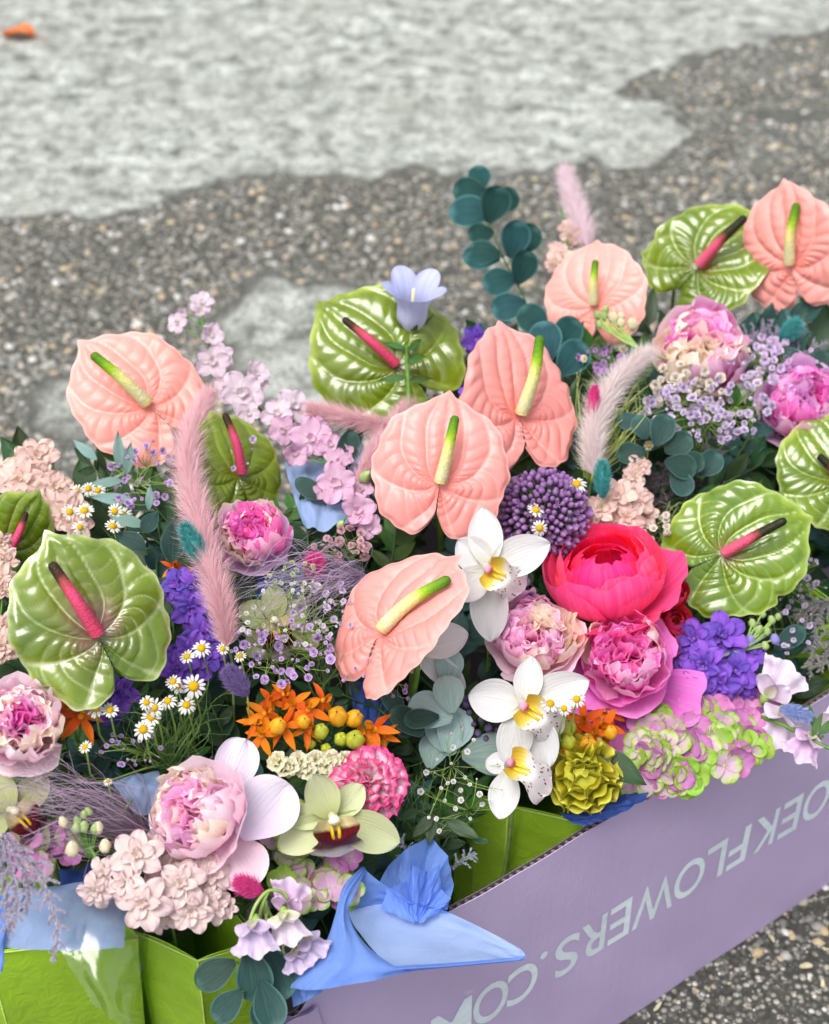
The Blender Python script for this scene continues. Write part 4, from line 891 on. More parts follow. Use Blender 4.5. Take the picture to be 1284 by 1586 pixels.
anthurium('peach anthurium behind the thin cream bud stem near blue-green eucalyptus', (921, 472), (906, 372), (917, 404), .035, PINKSP, SPAD_P, yaw=-14, pit=-8, seed=5, cup=.16, wave=.05, puck=.55, wide=1.12, group=GA)
anthurium('salmon anthurium in the upper right corner against the gravel', (1227, 407), (1188, 292), (1219, 317), .085, PINKSP, SPAD_P, yaw=-34, pit=6, seed=6, cup=.10, wave=.06, lobes=.05, group=GA)
anthurium('big lime green anthurium with bronze veins and red spadix at the left', (150, 982), (103, 824), (100, 863), .085, BROWNSP, SPAD_R, yaw=6, pit=6, seed=7, cup=.10, wave=.06, lobes=.12, spr=.07, group=GA)
anthurium('olive green anthurium behind the lilac bellflower', (613, 566), (500, 465), (533, 494), .035, OLIVESP, SPAD_R, yaw=10, pit=-6, seed=8, cup=.12, wave=.05, spr=.055, group=GA)
anthurium('round glossy lime anthurium above the purple stock at the right', (1122, 858), (1238, 782), (1205, 792), .065, GREENSP, SPAD_D, yaw=-6, pit=0, seed=9, cup=.10, wave=.06, lobes=.05, wide=1.05, spr=.065, group=GA)
anthurium('narrow olive anthurium half hidden behind the tall pink plume', (370, 735), (350, 632), (356, 640), .005, OLIVESP, SPAD_R, yaw=34, pit=-4, seed=10, cup=.1, wave=.03, group=GA)
anthurium('lime anthurium with wavy side lobe in the far upper right', (1085, 413), (1160, 316), (1143, 332), .030, GREENSP, SPAD_D, yaw=-20, pit=-6, seed=11, cup=.1, wave=.10, lobes=.1, group=GA)
P = at(1052, 405, .0); lf = thing('anthurium_lobe', 'veined lime green lobe added separately left of the wavy lime anthurium', 'leaf', P, None)  # separate spathe added as the left lobe of the wavy lime anthurium
put('blade', spathe(62 * mpp(P), GREENSP, 16, .95, wave=.06), frame(P, -.2, .1, -1, -.15), lf); stem(lf, P, STEMG, .002)
anthurium('lime anthurium cut by the frame edge under the violet peony', (1300, 742), (1235, 655), (1262, 712), .050, GREENSP, SPAD_D, yaw=18, pit=0, seed=12, cup=.1, wave=.07, wide=1.1, group=GA)
anthurium('small green anthurium behind the big bronze-veined one, at the frame edge', (10, 850), (70, 775), (50, 800), .005, GREENSP, SPAD_R, yaw=30, pit=10, seed=13, cup=.1, wave=.05, group=GA)

# ------------------------------------------------------------------ peonies and spray roses
CORAL = petal_mat('coral_peony_petal', [(0, '#fa1c72'), (.5, '#ff2c7c'), (1, '#ff5492')], streak=('#ff84b0', .4), rough=.5, trans=.62, rnd=.10, sheen=.1, val=1.08)
CORALI = petal_mat('coral_peony_heart', [(0, '#ee1560'), (1, '#ff347a')], streak=('#f9678a', .4), rough=.5, trans=.62, rnd=.12, val=1.08)
MAG = petal_mat('magenta_peony_petal', [(0, '#dc3cb4'), (.5, '#ea60c8'), (1, '#f08fda')], streak=('#f0a0dc', .4), rough=.5, trans=.62, rnd=.10, val=1.08)
MAGI = petal_mat('magenta_peony_heart', [(0, '#ea2fac'), (.6, '#f046b8'), (1, '#f58ad2')], streak=('#fabfe6', .35), rough=.5, trans=.62, rnd=.16, val=1.08)
BLUSH = petal_mat('blush_peony_petal', [(0, '#f4b9d8'), (.5, '#f8d0e2'), (1, '#fce6ef')], streak=('#fbe8f0', .4), rough=.5, trans=.62, rnd=.06, val=1.08)
BLUSHI = petal_mat('pink_peony_heart', [(0, '#f186cc'), (.6, '#f5a2d8'), (1, '#fbd0ea')], streak=('#f8d0ea', .35), rough=.5, trans=.62, rnd=.14, val=1.08)
CREAMI = petal_mat('cream_peony_heart', [(0, '#ffe7ae'), (.5, '#fff3d8'), (1, '#fff4e8')], streak=('#f8d0b8', .3), rough=.5, trans=.62, rnd=.08, val=1.08)
VIO = petal_mat('violet_pink_peony_petal', [(0, '#e285d8'), (.5, '#ecabe6'), (1, '#f5cff2')], streak=('#f3d2f2', .4), rough=.5, trans=.62, rnd=.08, val=1.08)
LAVW = petal_mat('lavender_white_petal', [(0, '#e4c8e4'), (.5, '#ebdcee'), (1, '#f1e8f4')], streak=('#dccbe8', .35), rough=.5, trans=.35, rnd=.04)
REDR = petal_mat('red_rose_petal', [(0, '#c8122e'), (.6, '#e01f3c'), (1, '#f0496a')], streak=('#f2607f', .3), rough=.5, trans=.25, rnd=.12)
cupped('coral pink cupped peony under the purple allium', (938, 880), 86, .055, [CORAL, CORAL, CORALI, CORALI], a=-.30, b=1.25, seed=1, sq=.88, extra=((-60, 14, .98), (20, 10, 1.0)), rows=((5, 112, 70, .06), (5, 122, 66, .0), (5, 134, 62, -.05), (5, 146, 60, -.1), (4, 150, 60, -.1)), shrink=.10)
peony('magenta ruffled peony below the coral peony with one drooping petal', (968, 1022), 70, .055, MAG, [MAGI, MAGI, BLUSHI], a=-.05, b=.35, nin=62, nout=10, tau=100, flare=.28, seed=2, extra=((-95, 45, 1.15), (-30, 32, 1.15), (-140, 30, 1.0)), pick=lambda q, az, r: CREAMI if q > .72 and r.random() < .35 else (MAGI if r.random() < .75 else BLUSHI))
peony('pale pink peony with creamy centre between two white orchids', (828, 990), 66, .030, BLUSH, [BLUSHI, CREAMI], a=.1, b=.45, nin=60, seed=3, tau=112, pick=lambda q, az, r: (CREAMI if (az < 60 or az > 250) and r.random() < .8 else BLUSHI))
peony('pink and cream peony beside the tall pink plume', (390, 828), 58, .030, VIO, [MAGI, CREAMI, BLUSHI], a=-.05, b=.55, nin=60, seed=4, tau=110, pick=lambda q, az, r: MAGI if q < .35 or az > 300 else (CREAMI if r.random() < .6 else BLUSHI))
blush = peony('large blush peony with cream heart and loose white outer petals', (308, 1262), 76, .055, BLUSH, [BLUSHI, CREAMI], a=-.55, b=.35, nin=70, seed=5, tau=118, wa=56, pick=lambda q, az, r: BLUSHI if q < .45 and r.random() < .85 else (CREAMI if r.random() < .55 else BLUSH))
peony('pale pink peony cut by the left frame edge under the green anthurium', (32, 1122), 68, .045, BLUSH, [BLUSHI, CREAMI], a=.1, b=.2, nin=64, seed=6, tau=104, flare=.12, pick=lambda q, az, r: MAGI if q < .12 else (BLUSHI if q < .35 else (CREAMI if q < .8 and r.random() < .7 else BLUSH)))
peony('soft pink and cream peony in the upper right under the wavy lime anthurium', (1085, 548), 76, .0, BLUSH, [BLUSHI, CREAMI], a=.0, b=.55, nin=70, seed=7, tau=105, pick=lambda q, az, r: MAGI if 30 < az < 120 and q < .75 else (CREAMI if 120 < az < 280 else BLUSHI))
peony('violet pink peony at the right frame edge above a lime anthurium', (1245, 628), 66, .012, VIO, [VIO, MAGI, BLUSHI], a=-.1, b=.5, nin=50, seed=8, tau=122, wa=58)
for lab, c, r_ in (('red spray rose tucked against the side of the coral peony', (1040, 918), 25), ('red spray rose bud between coral peony and purple stock', (1046, 962), 22), ('lowest red spray rose above the magenta peony', (1030, 995), 26)):
    cupped(lab, c, r_, .040, [REDR], a=.2, b=.6, seed=int(c[1]), rows=((5, 120, 60, .15), (5, 135, 58, 0), (5, 148, 60, -.08), (4, 155, 62, -.1)), group='red spray roses', name='spray_rose', cat='rose')

# its wide open guard petals
for lab, c, L, W, d, lift, mt, aa in (('large white guard petal', (372, 1296), 112, 100, (.72, -.62), .066, LAVW, .3), ('white upright guard petal', (345, 1232), 96, 70, (.50, -.85), .050, LAVW, .3), ('pink drooping guard petal', (345, 1296), 92, 88, (.35, .85), .050, BLUSH, .2)):
    P = at(*c, lift); k = mpp(P); g_, UV = flat_petal(L * k, W / L, 'round', .25, .10, .05, 4, 15, 17, seed=int(L))
    part(blush, 'guard_petal', g_, grid_faces(15, 17), mt, UV, frame(P, aa, .2, *d))['label'] = lab

# ------------------------------------------------------------------ orchids
GO = 'white cymbidium orchids'
orchid('white orchid with speckled yellow lip beside the folded salmon anthurium', (757, 880), .070, [(-12, -94, 60, 6, -.05), (94, -42, 68, 8, -.05), (-50, -42, 60, 10, .0), (-52, 50, 58, 6, .0), (5, 116, 66, -6, -.08)], (30, 16, 46), a=-.1, b=.0, group=GO)
orchid('white orchid with speckled lip and open petals above the yellow celosia', (812, 1092), .075, [(10, -76, 50, 10, .0), (-88, -8, 74, 6, -.05), (98, -44, 68, 8, -.04), (-22, 96, 62, -6, -.04), (42, 96, 72, -8, -.05)], (32, 20, 48), a=-.1, b=.0, group=GO)
orchid('lower white orchid with hanging petal in front of the green pot', (790, 1190), .050, [(-12, 76, 54, -12, -.05), (50, -6, 40, 0, -.1), (-40, -18, 40, -6, -.1)], (34, 14, 44), a=-.1, b=.3, group=GO)
orchid('white orchid mostly hidden behind the folded salmon anthurium', (640, 1005), .025, [(86, -25, 62, 0, -.05), (-100, 28, 66, 0, -.05), (82, 60, 46, -12, -.05), (-70, -40, 46, 0, 0)], (0, 20, 20), a=0, b=.1, group=GO)
orchid('pale green orchid with dark red lip beside the pink carnation', (515, 1268), .075, [(-32, -74, 60, 16, .25), (-86, 42, 62, -6, -.06), (106, 44, 70, -8, -.08), (-80, -10, 44, -10, -.05), (52, -50, 50, -8, -.05)], (4, 32, 60), ORG, LIPR, COLY, a=.05, b=.0, group='green cymbidium orchids')
orchid('greenish orchid at the left frame edge under the blush peony', (18, 1258), .020, [(-20, -70, 56, 5, 0), (66, -40, 54, 0, 0), (-70, 20, 54, 0, 0), (40, 70, 54, -5, 0)], (20, 32, 46), ORD, LIPR, COLY, a=.1, b=.1, group='green cymbidium orchids')
orchid('muted green orchid half hidden by lilac baby breath left of centre', (425, 965), .005, [(-52, -30, 50, 4, 0), (56, -24, 50, 4, 0), (-44, 48, 48, -4, 0), (66, 40, 50, -4, 0), (4, -62, 44, 6, 0)], (4, 30, 44), ORD, LIPR, COLY, a=.0, b=.2, group='green cymbidium orchids')

# ------------------------------------------------------------------ stock, larkspur and other flower spikes
STK = petal_mat('blush_stock_petal', [(0, '#d9d8a0'), (.25, '#efdcd2'), (1, '#efd0d2')], streak=('#f6e6e4', .4), rough=.72, trans=.45, rnd=.06)
STKC = petal_mat('peach_stock_petal', [(0, '#efe0bf'), (.3, '#f3d5c6'), (1, '#f3cfc6')], streak=('#f8e3da', .4), rough=.72, trans=.45, rnd=.08)
STKV = petal_mat('violet_stock_petal', [(0, '#8c64c8'), (.4, '#7544be'), (1, '#8156cc')], streak=('#9f80da', .4), rough=.5, trans=.25, rnd=.14)
LARK = petal_mat('pale_pink_larkspur_petal', [(0, '#f3efe2'), (.4, '#f2e2ea'), (1, '#eed2e4')], streak=('#f8e6f1', .4), rough=.72, trans=.5, rnd=.06)
LARKP = petal_mat('pink_larkspur_petal', [(0, '#f6ecec'), (.35, '#efc8de'), (1, '#eab4d6')], streak=('#f6d6ea', .4), rough=.72, trans=.5, rnd=.06)
BUDG = plain('green_bud', '#a9c27a', .55, .1, .4, .15, 120); BUDC = plain('cream_bud', '#ece0bd', .55, .15, .4, .12, 120); CORE = plain('lime_flower_core', '#b6c060', .6, .1)
dbl = lambda mat: (lambda root, M, s, i: floret(root, M, s, mat, ((6, 6, 1.0, 0), (4, 30, .68, 25), (4, 60, .38, 10)), W=.70, ruffle=.12, curl=-.14, core=CORE, core_r=.15, seed=i))
def sgl(mat):
    def fn(root, M, s, i):
        s = s * (.78, 1.0, .9, .86)[i % 4]; fl = floret(root, M, s, mat, ((5, (6, 14, 38, 22)[i % 4], 1.0, 0), (3, 62, .40, 30)), W=.86, core=CORE, core_r=.10, seed=i, ruffle=.09)
        v, f, uv = tube(spline([(0, 0, 0), (0, -.25, -.35), (0, -.6, -.5)], 8), np.linspace(.12, .03, 8), 6); put('spur', make_mesh('spur', v * s, f, mat, uv), M, fl)
    return fn
spike('stock_flower', 'blush white stock blossoms in front of the green pots', 'stock', [(212, 1325, .060, 42, -.1, .2), (222, 1398, .065, 44, -.15, 0), (281, 1368, .068, 42, .05, .2), (326, 1354, .058, 34, .3, .3), (296, 1412, .066, 36, .1, -.2), (334, 1404, .058, 30, .35, 0), (250, 1345, .045, 36, 0, .4), (258, 1412, .050, 34, 0, -.3), (318, 1386, .05, 34, .3, 0), (158, 1352, .045, 26, -.5, .1), (148, 1380, .045, 30, -.4, -.3)], dbl(STK), [(128, 1290, .03), (160, 1340, .035), (230, 1368, .03), (320, 1382, .02), (380, 1400, -.04)])
sb = thing('stock_bud_stem', 'green bud cluster at the tip of the blush stock', 'bud stem', at(130, 1300, .03))
for x, y, r_, mt in ((137, 1257, 8, BUDG), (120, 1272, 9, BUDG), (130, 1280, 10, BUDG), (147, 1283, 9, BUDG), (98, 1273, 10, BUDC), (118, 1282, 9, BUDG), (152, 1282, 11, BUDC), (112, 1315, 14, BUDC), (163, 1310, 12, BUDC), (130, 1262, 8, BUDG)):
    P = at(x, y, .045); bud(sb, P, r_ * mpp(P), mt, 1.4, R.uniform(-.5, .5), .9)
    v, f, uv = tube(spline([P, at((x + 140) / 2, (y + 1330) / 2, .035), at(142, 1330, .03)], 6), .0009, 5); part(sb, 'bud_stalk', v, f, STEMG, uv)
spike('stock_flower', 'peach stock blossoms at the left edge beside white daisies', 'stock', [(58, 708, .02, 34, .1, .4), (30, 745, .02, 38, -.2, .2), (12, 735, .015, 30), (85, 755, .02, 30, .2, .3), (105, 790, .022, 34, .2, .1), (75, 790, .01, 34), (25, 775, .015, 30), (118, 815, .015, 28), (60, 735, .01, 30)], dbl(STKC), [(40, 690, .0), (60, 745, .0), (100, 800, -.01), (150, 850, -.06)])
spike('stock_flower', 'peach blossoms at the left frame edge beside the big green anthurium', 'stock', [(8, 868, .03, 24), (-2, 900, .03, 30), (2, 840, .025, 22), (4, 1000, .02, 30), (8, 970, .02, 24)], dbl(STKC), [(2, 830, .0), (0, 900, .0), (2, 1010, -.02)])
spike('stock_flower', 'peach stock blossoms beside the teal bunny tail', 'stock', [(928, 790, .030, 26, -.2, .3), (955, 770, .034, 32, 0, .3), (985, 775, .028, 32, .3, .2), (970, 803, .030, 32, .2, 0), (990, 722, .020, 20, .3, .3), (983, 738, .018, 22), (945, 812, .02, 28), (1000, 800, .016, 22)], dbl(STKC), [(985, 690, .0), (985, 740, .0), (965, 790, .0), (940, 850, -.06)])
spike('stock_flower', 'violet stock blossoms above the hydrangea', 'stock', [(1075, 990, .055, 36, -.2, .3), (1118, 985, .058, 40, .1, .4), (1090, 1032, .060, 42, -.2, 0), (1138, 1038, .058, 40, .3, .1), (1155, 1015, .050, 32, .4, .3), (1070, 1055, .05, 32, -.3, -.3), (1110, 1058, .056, 36, 0, -.3), (1060, 1015, .046, 30, -.5, .2), (1150, 1060, .045, 30, .4, -.2)], dbl(STKV), [(1195, 975, .045), (1150, 1000, .04), (1100, 1020, .03), (1060, 1050, -.03)])
spike('stock_flower', 'violet stock blossoms between the green anthurium and pink plume', 'stock', [(280, 905, .02, 30, 0, .3), (305, 905, .024, 30, .2, .2), (297, 945, .026, 34, 0, 0), (320, 940, .022, 30), (315, 985, .024, 34, .1, 0), (295, 1010, .02, 34), (275, 1035, .018, 34), (322, 1015, .02, 28), (300, 1045, .012, 30)], dbl(STKV), [(285, 880, .0), (300, 950, .0), (300, 1050, -.03)])
spike('stock_flower', 'violet stock blossoms low between the green anthurium and orange star', 'stock', [(165, 1085, -.01, 34), (185, 1075, -.005, 32), (135, 1090, -.01, 30), (100, 1085, -.01, 28)], dbl(STKV), [(190, 1060, -.02), (160, 1085, -.02), (90, 1100, -.05)])
spike('stock_flower', 'violet blossoms behind the olive anthurium and salmon anthurium', 'stock', [(738, 525, -.005, 24), (735, 610, .0, 26), (728, 585, -.005, 22), (745, 540, -.01, 22)], dbl(STKV), [(738, 510, -.02), (735, 560, -.02), (730, 630, -.04)])
spike('larkspur', 'long pale pink larkspur spike arching beside the first salmon anthurium', 'larkspur', [(275, 500, .02, 22, -.4, .2), (312, 470, .02, 20, .2, .6), (325, 520, .022, 26, .3, .2), (330, 560, .03, 34, 0, .1), (350, 600, .02, 26), (374, 608, .03, 36, .1, .1), (395, 580, .022, 26, .4, .4), (385, 640, .02, 24), (430, 640, .03, 34, -.1, .2), (455, 630, .026, 30, .3, .3)], sgl(LARK), [(308, 470, .0), (322, 530, .005), (360, 600, .0), (420, 645, -.005), (450, 660, -.01)])
spike('larkspur', 'deeper pink larkspur blossoms trailing down to the centre anthurium', 'larkspur', [(440, 665, .03, 32), (480, 680, .032, 34, .2, .2), (455, 700, .025, 28), (510, 690, .028, 26, .3, .4), (522, 715, .03, 28, .3, .2), (520, 748, .034, 34, 0, .1), (553, 790, .034, 36, .1, 0), (570, 815, .02, 28, .3, -.2), (535, 700, .02, 20), (560, 760, .015, 20)], sgl(LARKP), [(430, 650, .0), (480, 690, .005), (520, 735, .005), (560, 800, .0), (590, 840, -.05)])
lb = thing('larkspur_bud_stem', 'green larkspur buds near the centre anthurium edge', 'bud stem', at(560, 725, .02))
for x, y, r_, st in ((566, 738, 11, 1.7), (528, 812, 8, 1.3), (320, 640, 7, 1.5), (320, 462, 8, 1.5), (400, 570, 9, 1.6)):
    if x > 500:
        P = at(x, y, .035); bud(lb, P, r_ * mpp(P), BUDG, st, .6, .6); v, f, uv = tube(spline([P, at(x - 8, y + 18, .01), at(548, 780, .0)], 6), .0008, 5); part(lb, 'bud_stalk', v, f, STEMG, uv)
spike('stock_flower', 'slim cream and pink stock beside the upper pink plume', 'stock', [(868, 395, .0, 20, 0, .3), (885, 368, .0, 18), (860, 405, -.005, 18), (880, 350, .0, 14)], dbl(STKC), [(868, 320, .0), (880, 365, -.002), (868, 410, -.01), (880, 460, -.05)])
ub = thing('stock_bud_stem', 'thin bud stem crossing the peach anthurium', 'bud stem', at(1000, 540, .05))
for x, y, r_, mt in ((938, 480, 8, BUDG), (925, 488, 8, BUDG), (950, 492, 11, BUDC), (962, 490, 8, BUDC), (980, 502, 12, BUDC), (928, 503, 7, BUDG), (935, 490, 8, BUDG), (962, 500, 9, BUDC)):
    P = at(x, y, .062); bud(ub, P, r_ * mpp(P), mt, 1.35, R.uniform(-.5, .5), .8); v, f, uv = tube(spline([P, at((x + 960) / 2 + 3, (y + 530) / 2, .055), at(990, 540, .05)], 6), .0009, 5); part(ub, 'bud_stalk', v, f, STEML, uv)
v, f, uv = tube(spline([at(930, 498, .055), at(960, 525, .055), at(1010, 548, .04), at(1040, 560, .0)], 12), .0013, 6); part(ub, 'stem', v, f, STEML, uv)
rb = thing('bud_stem', 'grey-green bud stem crossing the violet stock blossoms', 'bud stem', at(1160, 1000, .05))
for x, y, r_, mt in ((1165, 965, 8, BUDG), (1180, 950, 8, BUDG), (1195, 960, 8, BUDG), (1175, 975, 9, BUDG), (1200, 990, 10, plain('violet_bud', '#8f86c8', .6)), (1162, 990, 9, MATS['violet_bud']), (1188, 978, 8, BUDG), (1205, 955, 7, BUDG), (1185, 1000, 8, BUDG)):
    P = at(x, y, .062); bud(rb, P, r_ * mpp(P), mt, 1.35, R.uniform(-.5, .5), .8); v, f, uv = tube(spline([P, at((x + 1150) / 2, (y + 1008) / 2, .06), at(1140, 1010, .06)], 6), .0009, 5); part(rb, 'bud_stalk', v, f, STEML, uv)
v, f, uv = tube(spline([at(1185, 985, .06), at(1140, 1010, .064), at(1090, 1022, .05), at(1060, 1030, .02)], 12), .0016, 6); part(rb, 'stem', v, f, plain('grey_green_stem', '#7d9070', .6), uv)

# bellflower
def bell(label, c, mouth, r_px, L_px, lift):
    P = at(*c, lift); k = mpp(P); M = frame(P, mouth[2], mouth[3], mouth[0], mouth[1], pit=24); L, r_ = L_px * k, r_px * k
    m = petal_mat('lilac_bell_petal', [(0, '#e3e6f6'), (.5, '#cfd3f5'), (1, '#b9bdf2')], streak=('#dfe2fa', .5), rough=.5, trans=.4, rnd=.02)
    n, s = 18, 60; a = np.linspace(0, 2 * math.pi, s, endpoint=False)[None]; t = np.linspace(0, 1, n)[:, None]; lobe = np.abs(np.cos(2.5 * a)) ** .8
    rad = r_ * (.25 + .62 * np.sin(np.minimum(t * 2.2, 1) * math.pi / 2) + .55 * sstep(.6, 1, t) * t) * (1 + .04 * np.cos(5 * a) * t)
    y = L * (t * (.80 + .22 * lobe * sstep(.5, 1, t)) - .10 * sstep(.85, 1, t) * lobe)
    rad = rad * (1 + .28 * lobe * sstep(.72, 1, t)); G = np.stack(np.broadcast_arrays(rad * np.cos(a), y, rad * np.sin(a)), -1)
    root = thing('bellflower', label, 'bellflower', P); b = MB(); b.grid(G, np.stack(np.broadcast_arrays(a / 6.283, t), -1), close_m=True); put('bell', b.mesh('bell', m), M, root)
    v, f, uv = tube([(0, .05 * L, 0), (0, .5 * L, 0), (0, .82 * L, .02 * L)], r_ * .09, 7); part(root, 'style', v, f, plain('pale_yellow_style', '#e9e9a8', .5), uv, M)
    for i in range(5):
        put('sepal', petal_mesh(LEAFM, L=1.0, W=.22, shape='point', cup=.2, curl=.25, ruffle=.02), M @ Matrix.Rotation(math.radians(-90), 4, 'X') @ rotm(72 * i, 35, L * .5) , root)
    pa = spline([at(c[0], c[1], lift - .004), at(630, 540, .06), at(632, 590, .055), at(636, 650, .02), at(650, 720, -.05)], 20); v, f, uv = tube(pa, .0020, 7); part(root, 'stem', v, f, STEMG, uv)
    for (x, y, dx, dy, s_) in ((628, 540, -.9, -.3, 34), (630, 560, .9, -.4, 36), (630, 585, -1, .1, 44), (633, 590, .8, -.2, 40), (626, 520, -.8, -.7, 30), (632, 545, .7, -.8, 34)):
        P2 = at(x, y, .064); put('leaf', petal_mesh(LEAFM, L=1.0, W=.3, shape='point', cup=.25, curl=-.3, ruffle=.04), frame(P2, .2, .3, dx, dy) @ Matrix.Scale(s_ * mpp(P2), 4), root)
bell('lilac white bellflower on a leafy stem in front of the olive anthurium', (636, 515), (.30, -1, -.35, -.15), 27, 100, .068)

# ------------------------------------------------------------------ allium, celosia, carnation, hydrangea, milkweed
def allium():
    P = at(842, 800, .015); k = mpp(P); r_ = 68 * k; M = frame(P, 0, .6); root = thing('allium', 'round purple allium head above the coral peony', 'allium', P)
    m = petal_mat('purple_allium_bud', [(0, '#6d5a78'), (.5, '#8b5f98'), (1, '#b58bc4')], rough=.6, trans=.1, rnd=0); b, st = MB(), MB(); v0, f0, u0 = ball(1, 1.35, 6, 5); n = 520
    for i in range(n):
        z = 1 - 2 * (i + .5) / n
        if z < -.55: continue
        a = 2.39996 * i; d = np.array([math.sqrt(1 - z * z) * math.cos(a), math.sqrt(1 - z * z) * math.sin(a), z]); rr_ = r_ * R.uniform(.86, 1.08)
        F_ = Vector(d).to_track_quat('Z', 'Y').to_matrix().to_4x4(); s = 4.6 * k * R.uniform(.8, 1.25)
        b.add(xf(Matrix.Translation(Vector(d * rr_)) @ F_ @ Matrix.Scale(s, 4), v0), f0, u0)
        if i % 2 == 0: v, f, uv = tube([d * r_ * .1, d * rr_], .0004, 3); st.add(v, f, uv)
    for q in range(60):                            # a few opened stars
        i = R.randrange(260); z = 1 - 2 * (i + .5) / n; a = 2.39996 * i; d = np.array([math.sqrt(1 - z * z) * math.cos(a), math.sqrt(1 - z * z) * math.sin(a), z]); F_ = Vector(d).to_track_quat('Z', 'Y').to_matrix().to_4x4(); Pt, UV = flat_petal(1, .35, 'point', .1, .1, 0, nu=3, nv=4)
        for j in range(6): b.grid(xf(Matrix.Translation(Vector(d * r_ * 1.07)) @ F_ @ rotm(60 * j, 20, 7 * k), Pt), UV)
    put('bud_head', b.mesh('bud_head', m), M, root)['kind'] = 'stuff'; put('bud_stalks', st.mesh('bud_stalks', STEMG), M, root); v, f, uv = ball(r_ * .55, 1, 12, 9); part(root, 'core', v, f, plain('dark_plum_core', '#3a2a40', .9), uv, M); stem(root, P, STEMG, .003)
allium()
def small_allium(label, c, rpx, lift, n=60):
    P = at(*c, lift); k = mpp(P); root = thing('allium', label, 'allium', P); b = MB(); v0, f0, u0 = ball(1, 1.3, 6, 5)
    m = petal_mat('dusky_allium_bud', [(0, '#4a3f56'), (1, '#75638a')], rough=.6, trans=.05, rnd=0)
    for i in range(n):
        z = 1 - 1.5 * (i + .5) / n; a = 2.39996 * i; d = np.array([math.sqrt(1 - z * z) * math.cos(a), math.sqrt(1 - z * z) * math.sin(a), z]); b.add(xf(Matrix.Translation(Vector(d * rpx * k)) @ Vector(d).to_track_quat('Z', 'Y').to_matrix().to_4x4() @ Matrix.Scale(6.5 * k * R.uniform(.7, 1.2), 4), v0), f0, u0)
    put('bud_head', b.mesh('bud_head', m), frame(P, 0, .4), root)['kind'] = 'stuff'; stem(root, P, STEMG, .002)
small_allium('dusky dark purple allium half hidden between eucalyptus and lower white orchid', (745, 1115), 40, .0)
def celosia(label, c, rpx, lift, mats, seed=0):
    P = at(*c, lift); r_ = rpx * mpp(P); M = frame(P, 0, .35); root = thing('celosia', label, 'celosia', P); g = random.Random(seed)
    # folded crest: winding ribbons standing on a dome
    for ring in range(6):
        t0 = (8, 26, 44, 60, 76, 90)[ring]; n = 26 * (ring + 1) + 24; a = np.linspace(0, 2 * math.pi, n, endpoint=False); nf = (2, 4, 5, 7, 8, 9)[ring]
        ph = g.uniform(0, 6); wob = np.radians(9.0) * np.sin(nf * a + ph) + np.radians(5) * np.sin((nf * 2 + 1) * a + 2 * ph); G = []
        for h in np.linspace(0, 1, 6):
            th = np.radians(t0) + wob * (.5 + .9 * h); aa = a + (.75 / nf) * np.cos(nf * a + ph) * (.4 + h) + (.25 / nf) * np.cos((2 * nf + 1) * a) * h; rr_ = r_ * (.66 + .34 * h ** .9 + .03 * np.sin(nf * 2.3 * a) * h)
            G.append(np.stack([rr_ * np.sin(th) * np.cos(aa), rr_ * np.sin(th) * np.sin(aa), rr_ * np.cos(th) * .85], -1))
        G = np.array(G); UV = np.stack(np.broadcast_arrays((a / 6.283)[None], np.linspace(0, 1, 6)[:, None]), -1); b = MB(); b.grid(G, UV, close_m=True); b.grid(G * .97 + 0, UV, close_m=True); put('ruffle', b.mesh('ruffle', mats[ring % len(mats)]), M, root)
    v, f, uv = ball(r_ * .66, .85, 16, 11); part(root, 'crest_base', v, f, mats[0], uv, M); stem(root, P, STEMG, .004)
CELY = petal_mat('mustard_celosia', [(0, '#7d7a12'), (.55, '#b3ab1c'), (1, '#d6cf50')], rough=.6, trans=.15, rnd=.08)
celosia('mustard yellow ruffled celosia over the green pot', (902, 1200), 64, .035, [CELY], 3)
def carnation(label, c, rpx, lift, mat):
    P = at(*c, lift); r_ = rpx * mpp(P); M = frame(P, .35, .35); root = thing('carnation', label, 'carnation', P); g = random.Random(4)
    for ring, (n, tl, s) in enumerate(((9, 8, 1.0), (9, 30, .95), (8, 50, .85), (6, 68, .75), (4, 82, .65))):
        for i in range(n):
            put('petal', petal_mesh(mat, L=1.0, W=.95, shape='fan', cup=.15, curl=-.15, ruffle=.13, freq=7, nu=15, nv=9, seed=(i + ring) % 5, serr=.035), M @ rotm(360 / n * i + 20 * ring, tl + g.uniform(-6, 6), r_ * s * g.uniform(.9, 1.08), twist=g.uniform(-12, 12)), root)
    v, f, uv = tube([(0, 0, -.9 * r_), (0, 0, -.4 * r_), (0, 0, .02 * r_)], np.array([.12, .24, .26]) * r_, 10); part(root, 'calyx', v, f, STEMG, uv, M); stem(root, P - np.array(M)[:3, 2] * r_ * .8, STEMG, .0018)
CARN = petal_mat('pink_edged_carnation', [(0, '#f2e9cf'), (.45, '#f8e8e6'), (.86, '#f6c9da'), (1, '#ee4f96')], edge=('#f0468f', 1.02), streak=('#f07aaa', .45), rough=.55, trans=.3, rnd=.06)
carnation('white carnation with bright pink edges above the green orchid', (572, 1212), 62, .050, CARN)
def cream_crest(label, pts):
    root = thing('statice', label, 'statice', at(*pts[0], .04)); m = petal_mat('cream_statice', [(0, '#cfc88a'), (1, '#efe9cc')], rough=.65, trans=.25, rnd=.06)
    for i, p in enumerate(pts):
        P = at(p[0], p[1], .045); floret(root, frame(P, R.uniform(-.4, .4), R.uniform(0, .6), R.uniform(-1, 1), -1), 17 * mpp(P), m, ((5, 20, 1, 0), (4, 60, .8, 30)), shape='fan', W=1.1, ruffle=.16, serr=.05, core=CORE, seed=i)
    v, f, uv = tube(spline([at(p[0], p[1] + 8, .03) for p in pts[::3]] + [at(560, 1230, -.03)], 16), .0018, 6); part(root, 'stem', v, f, STEMG, uv)
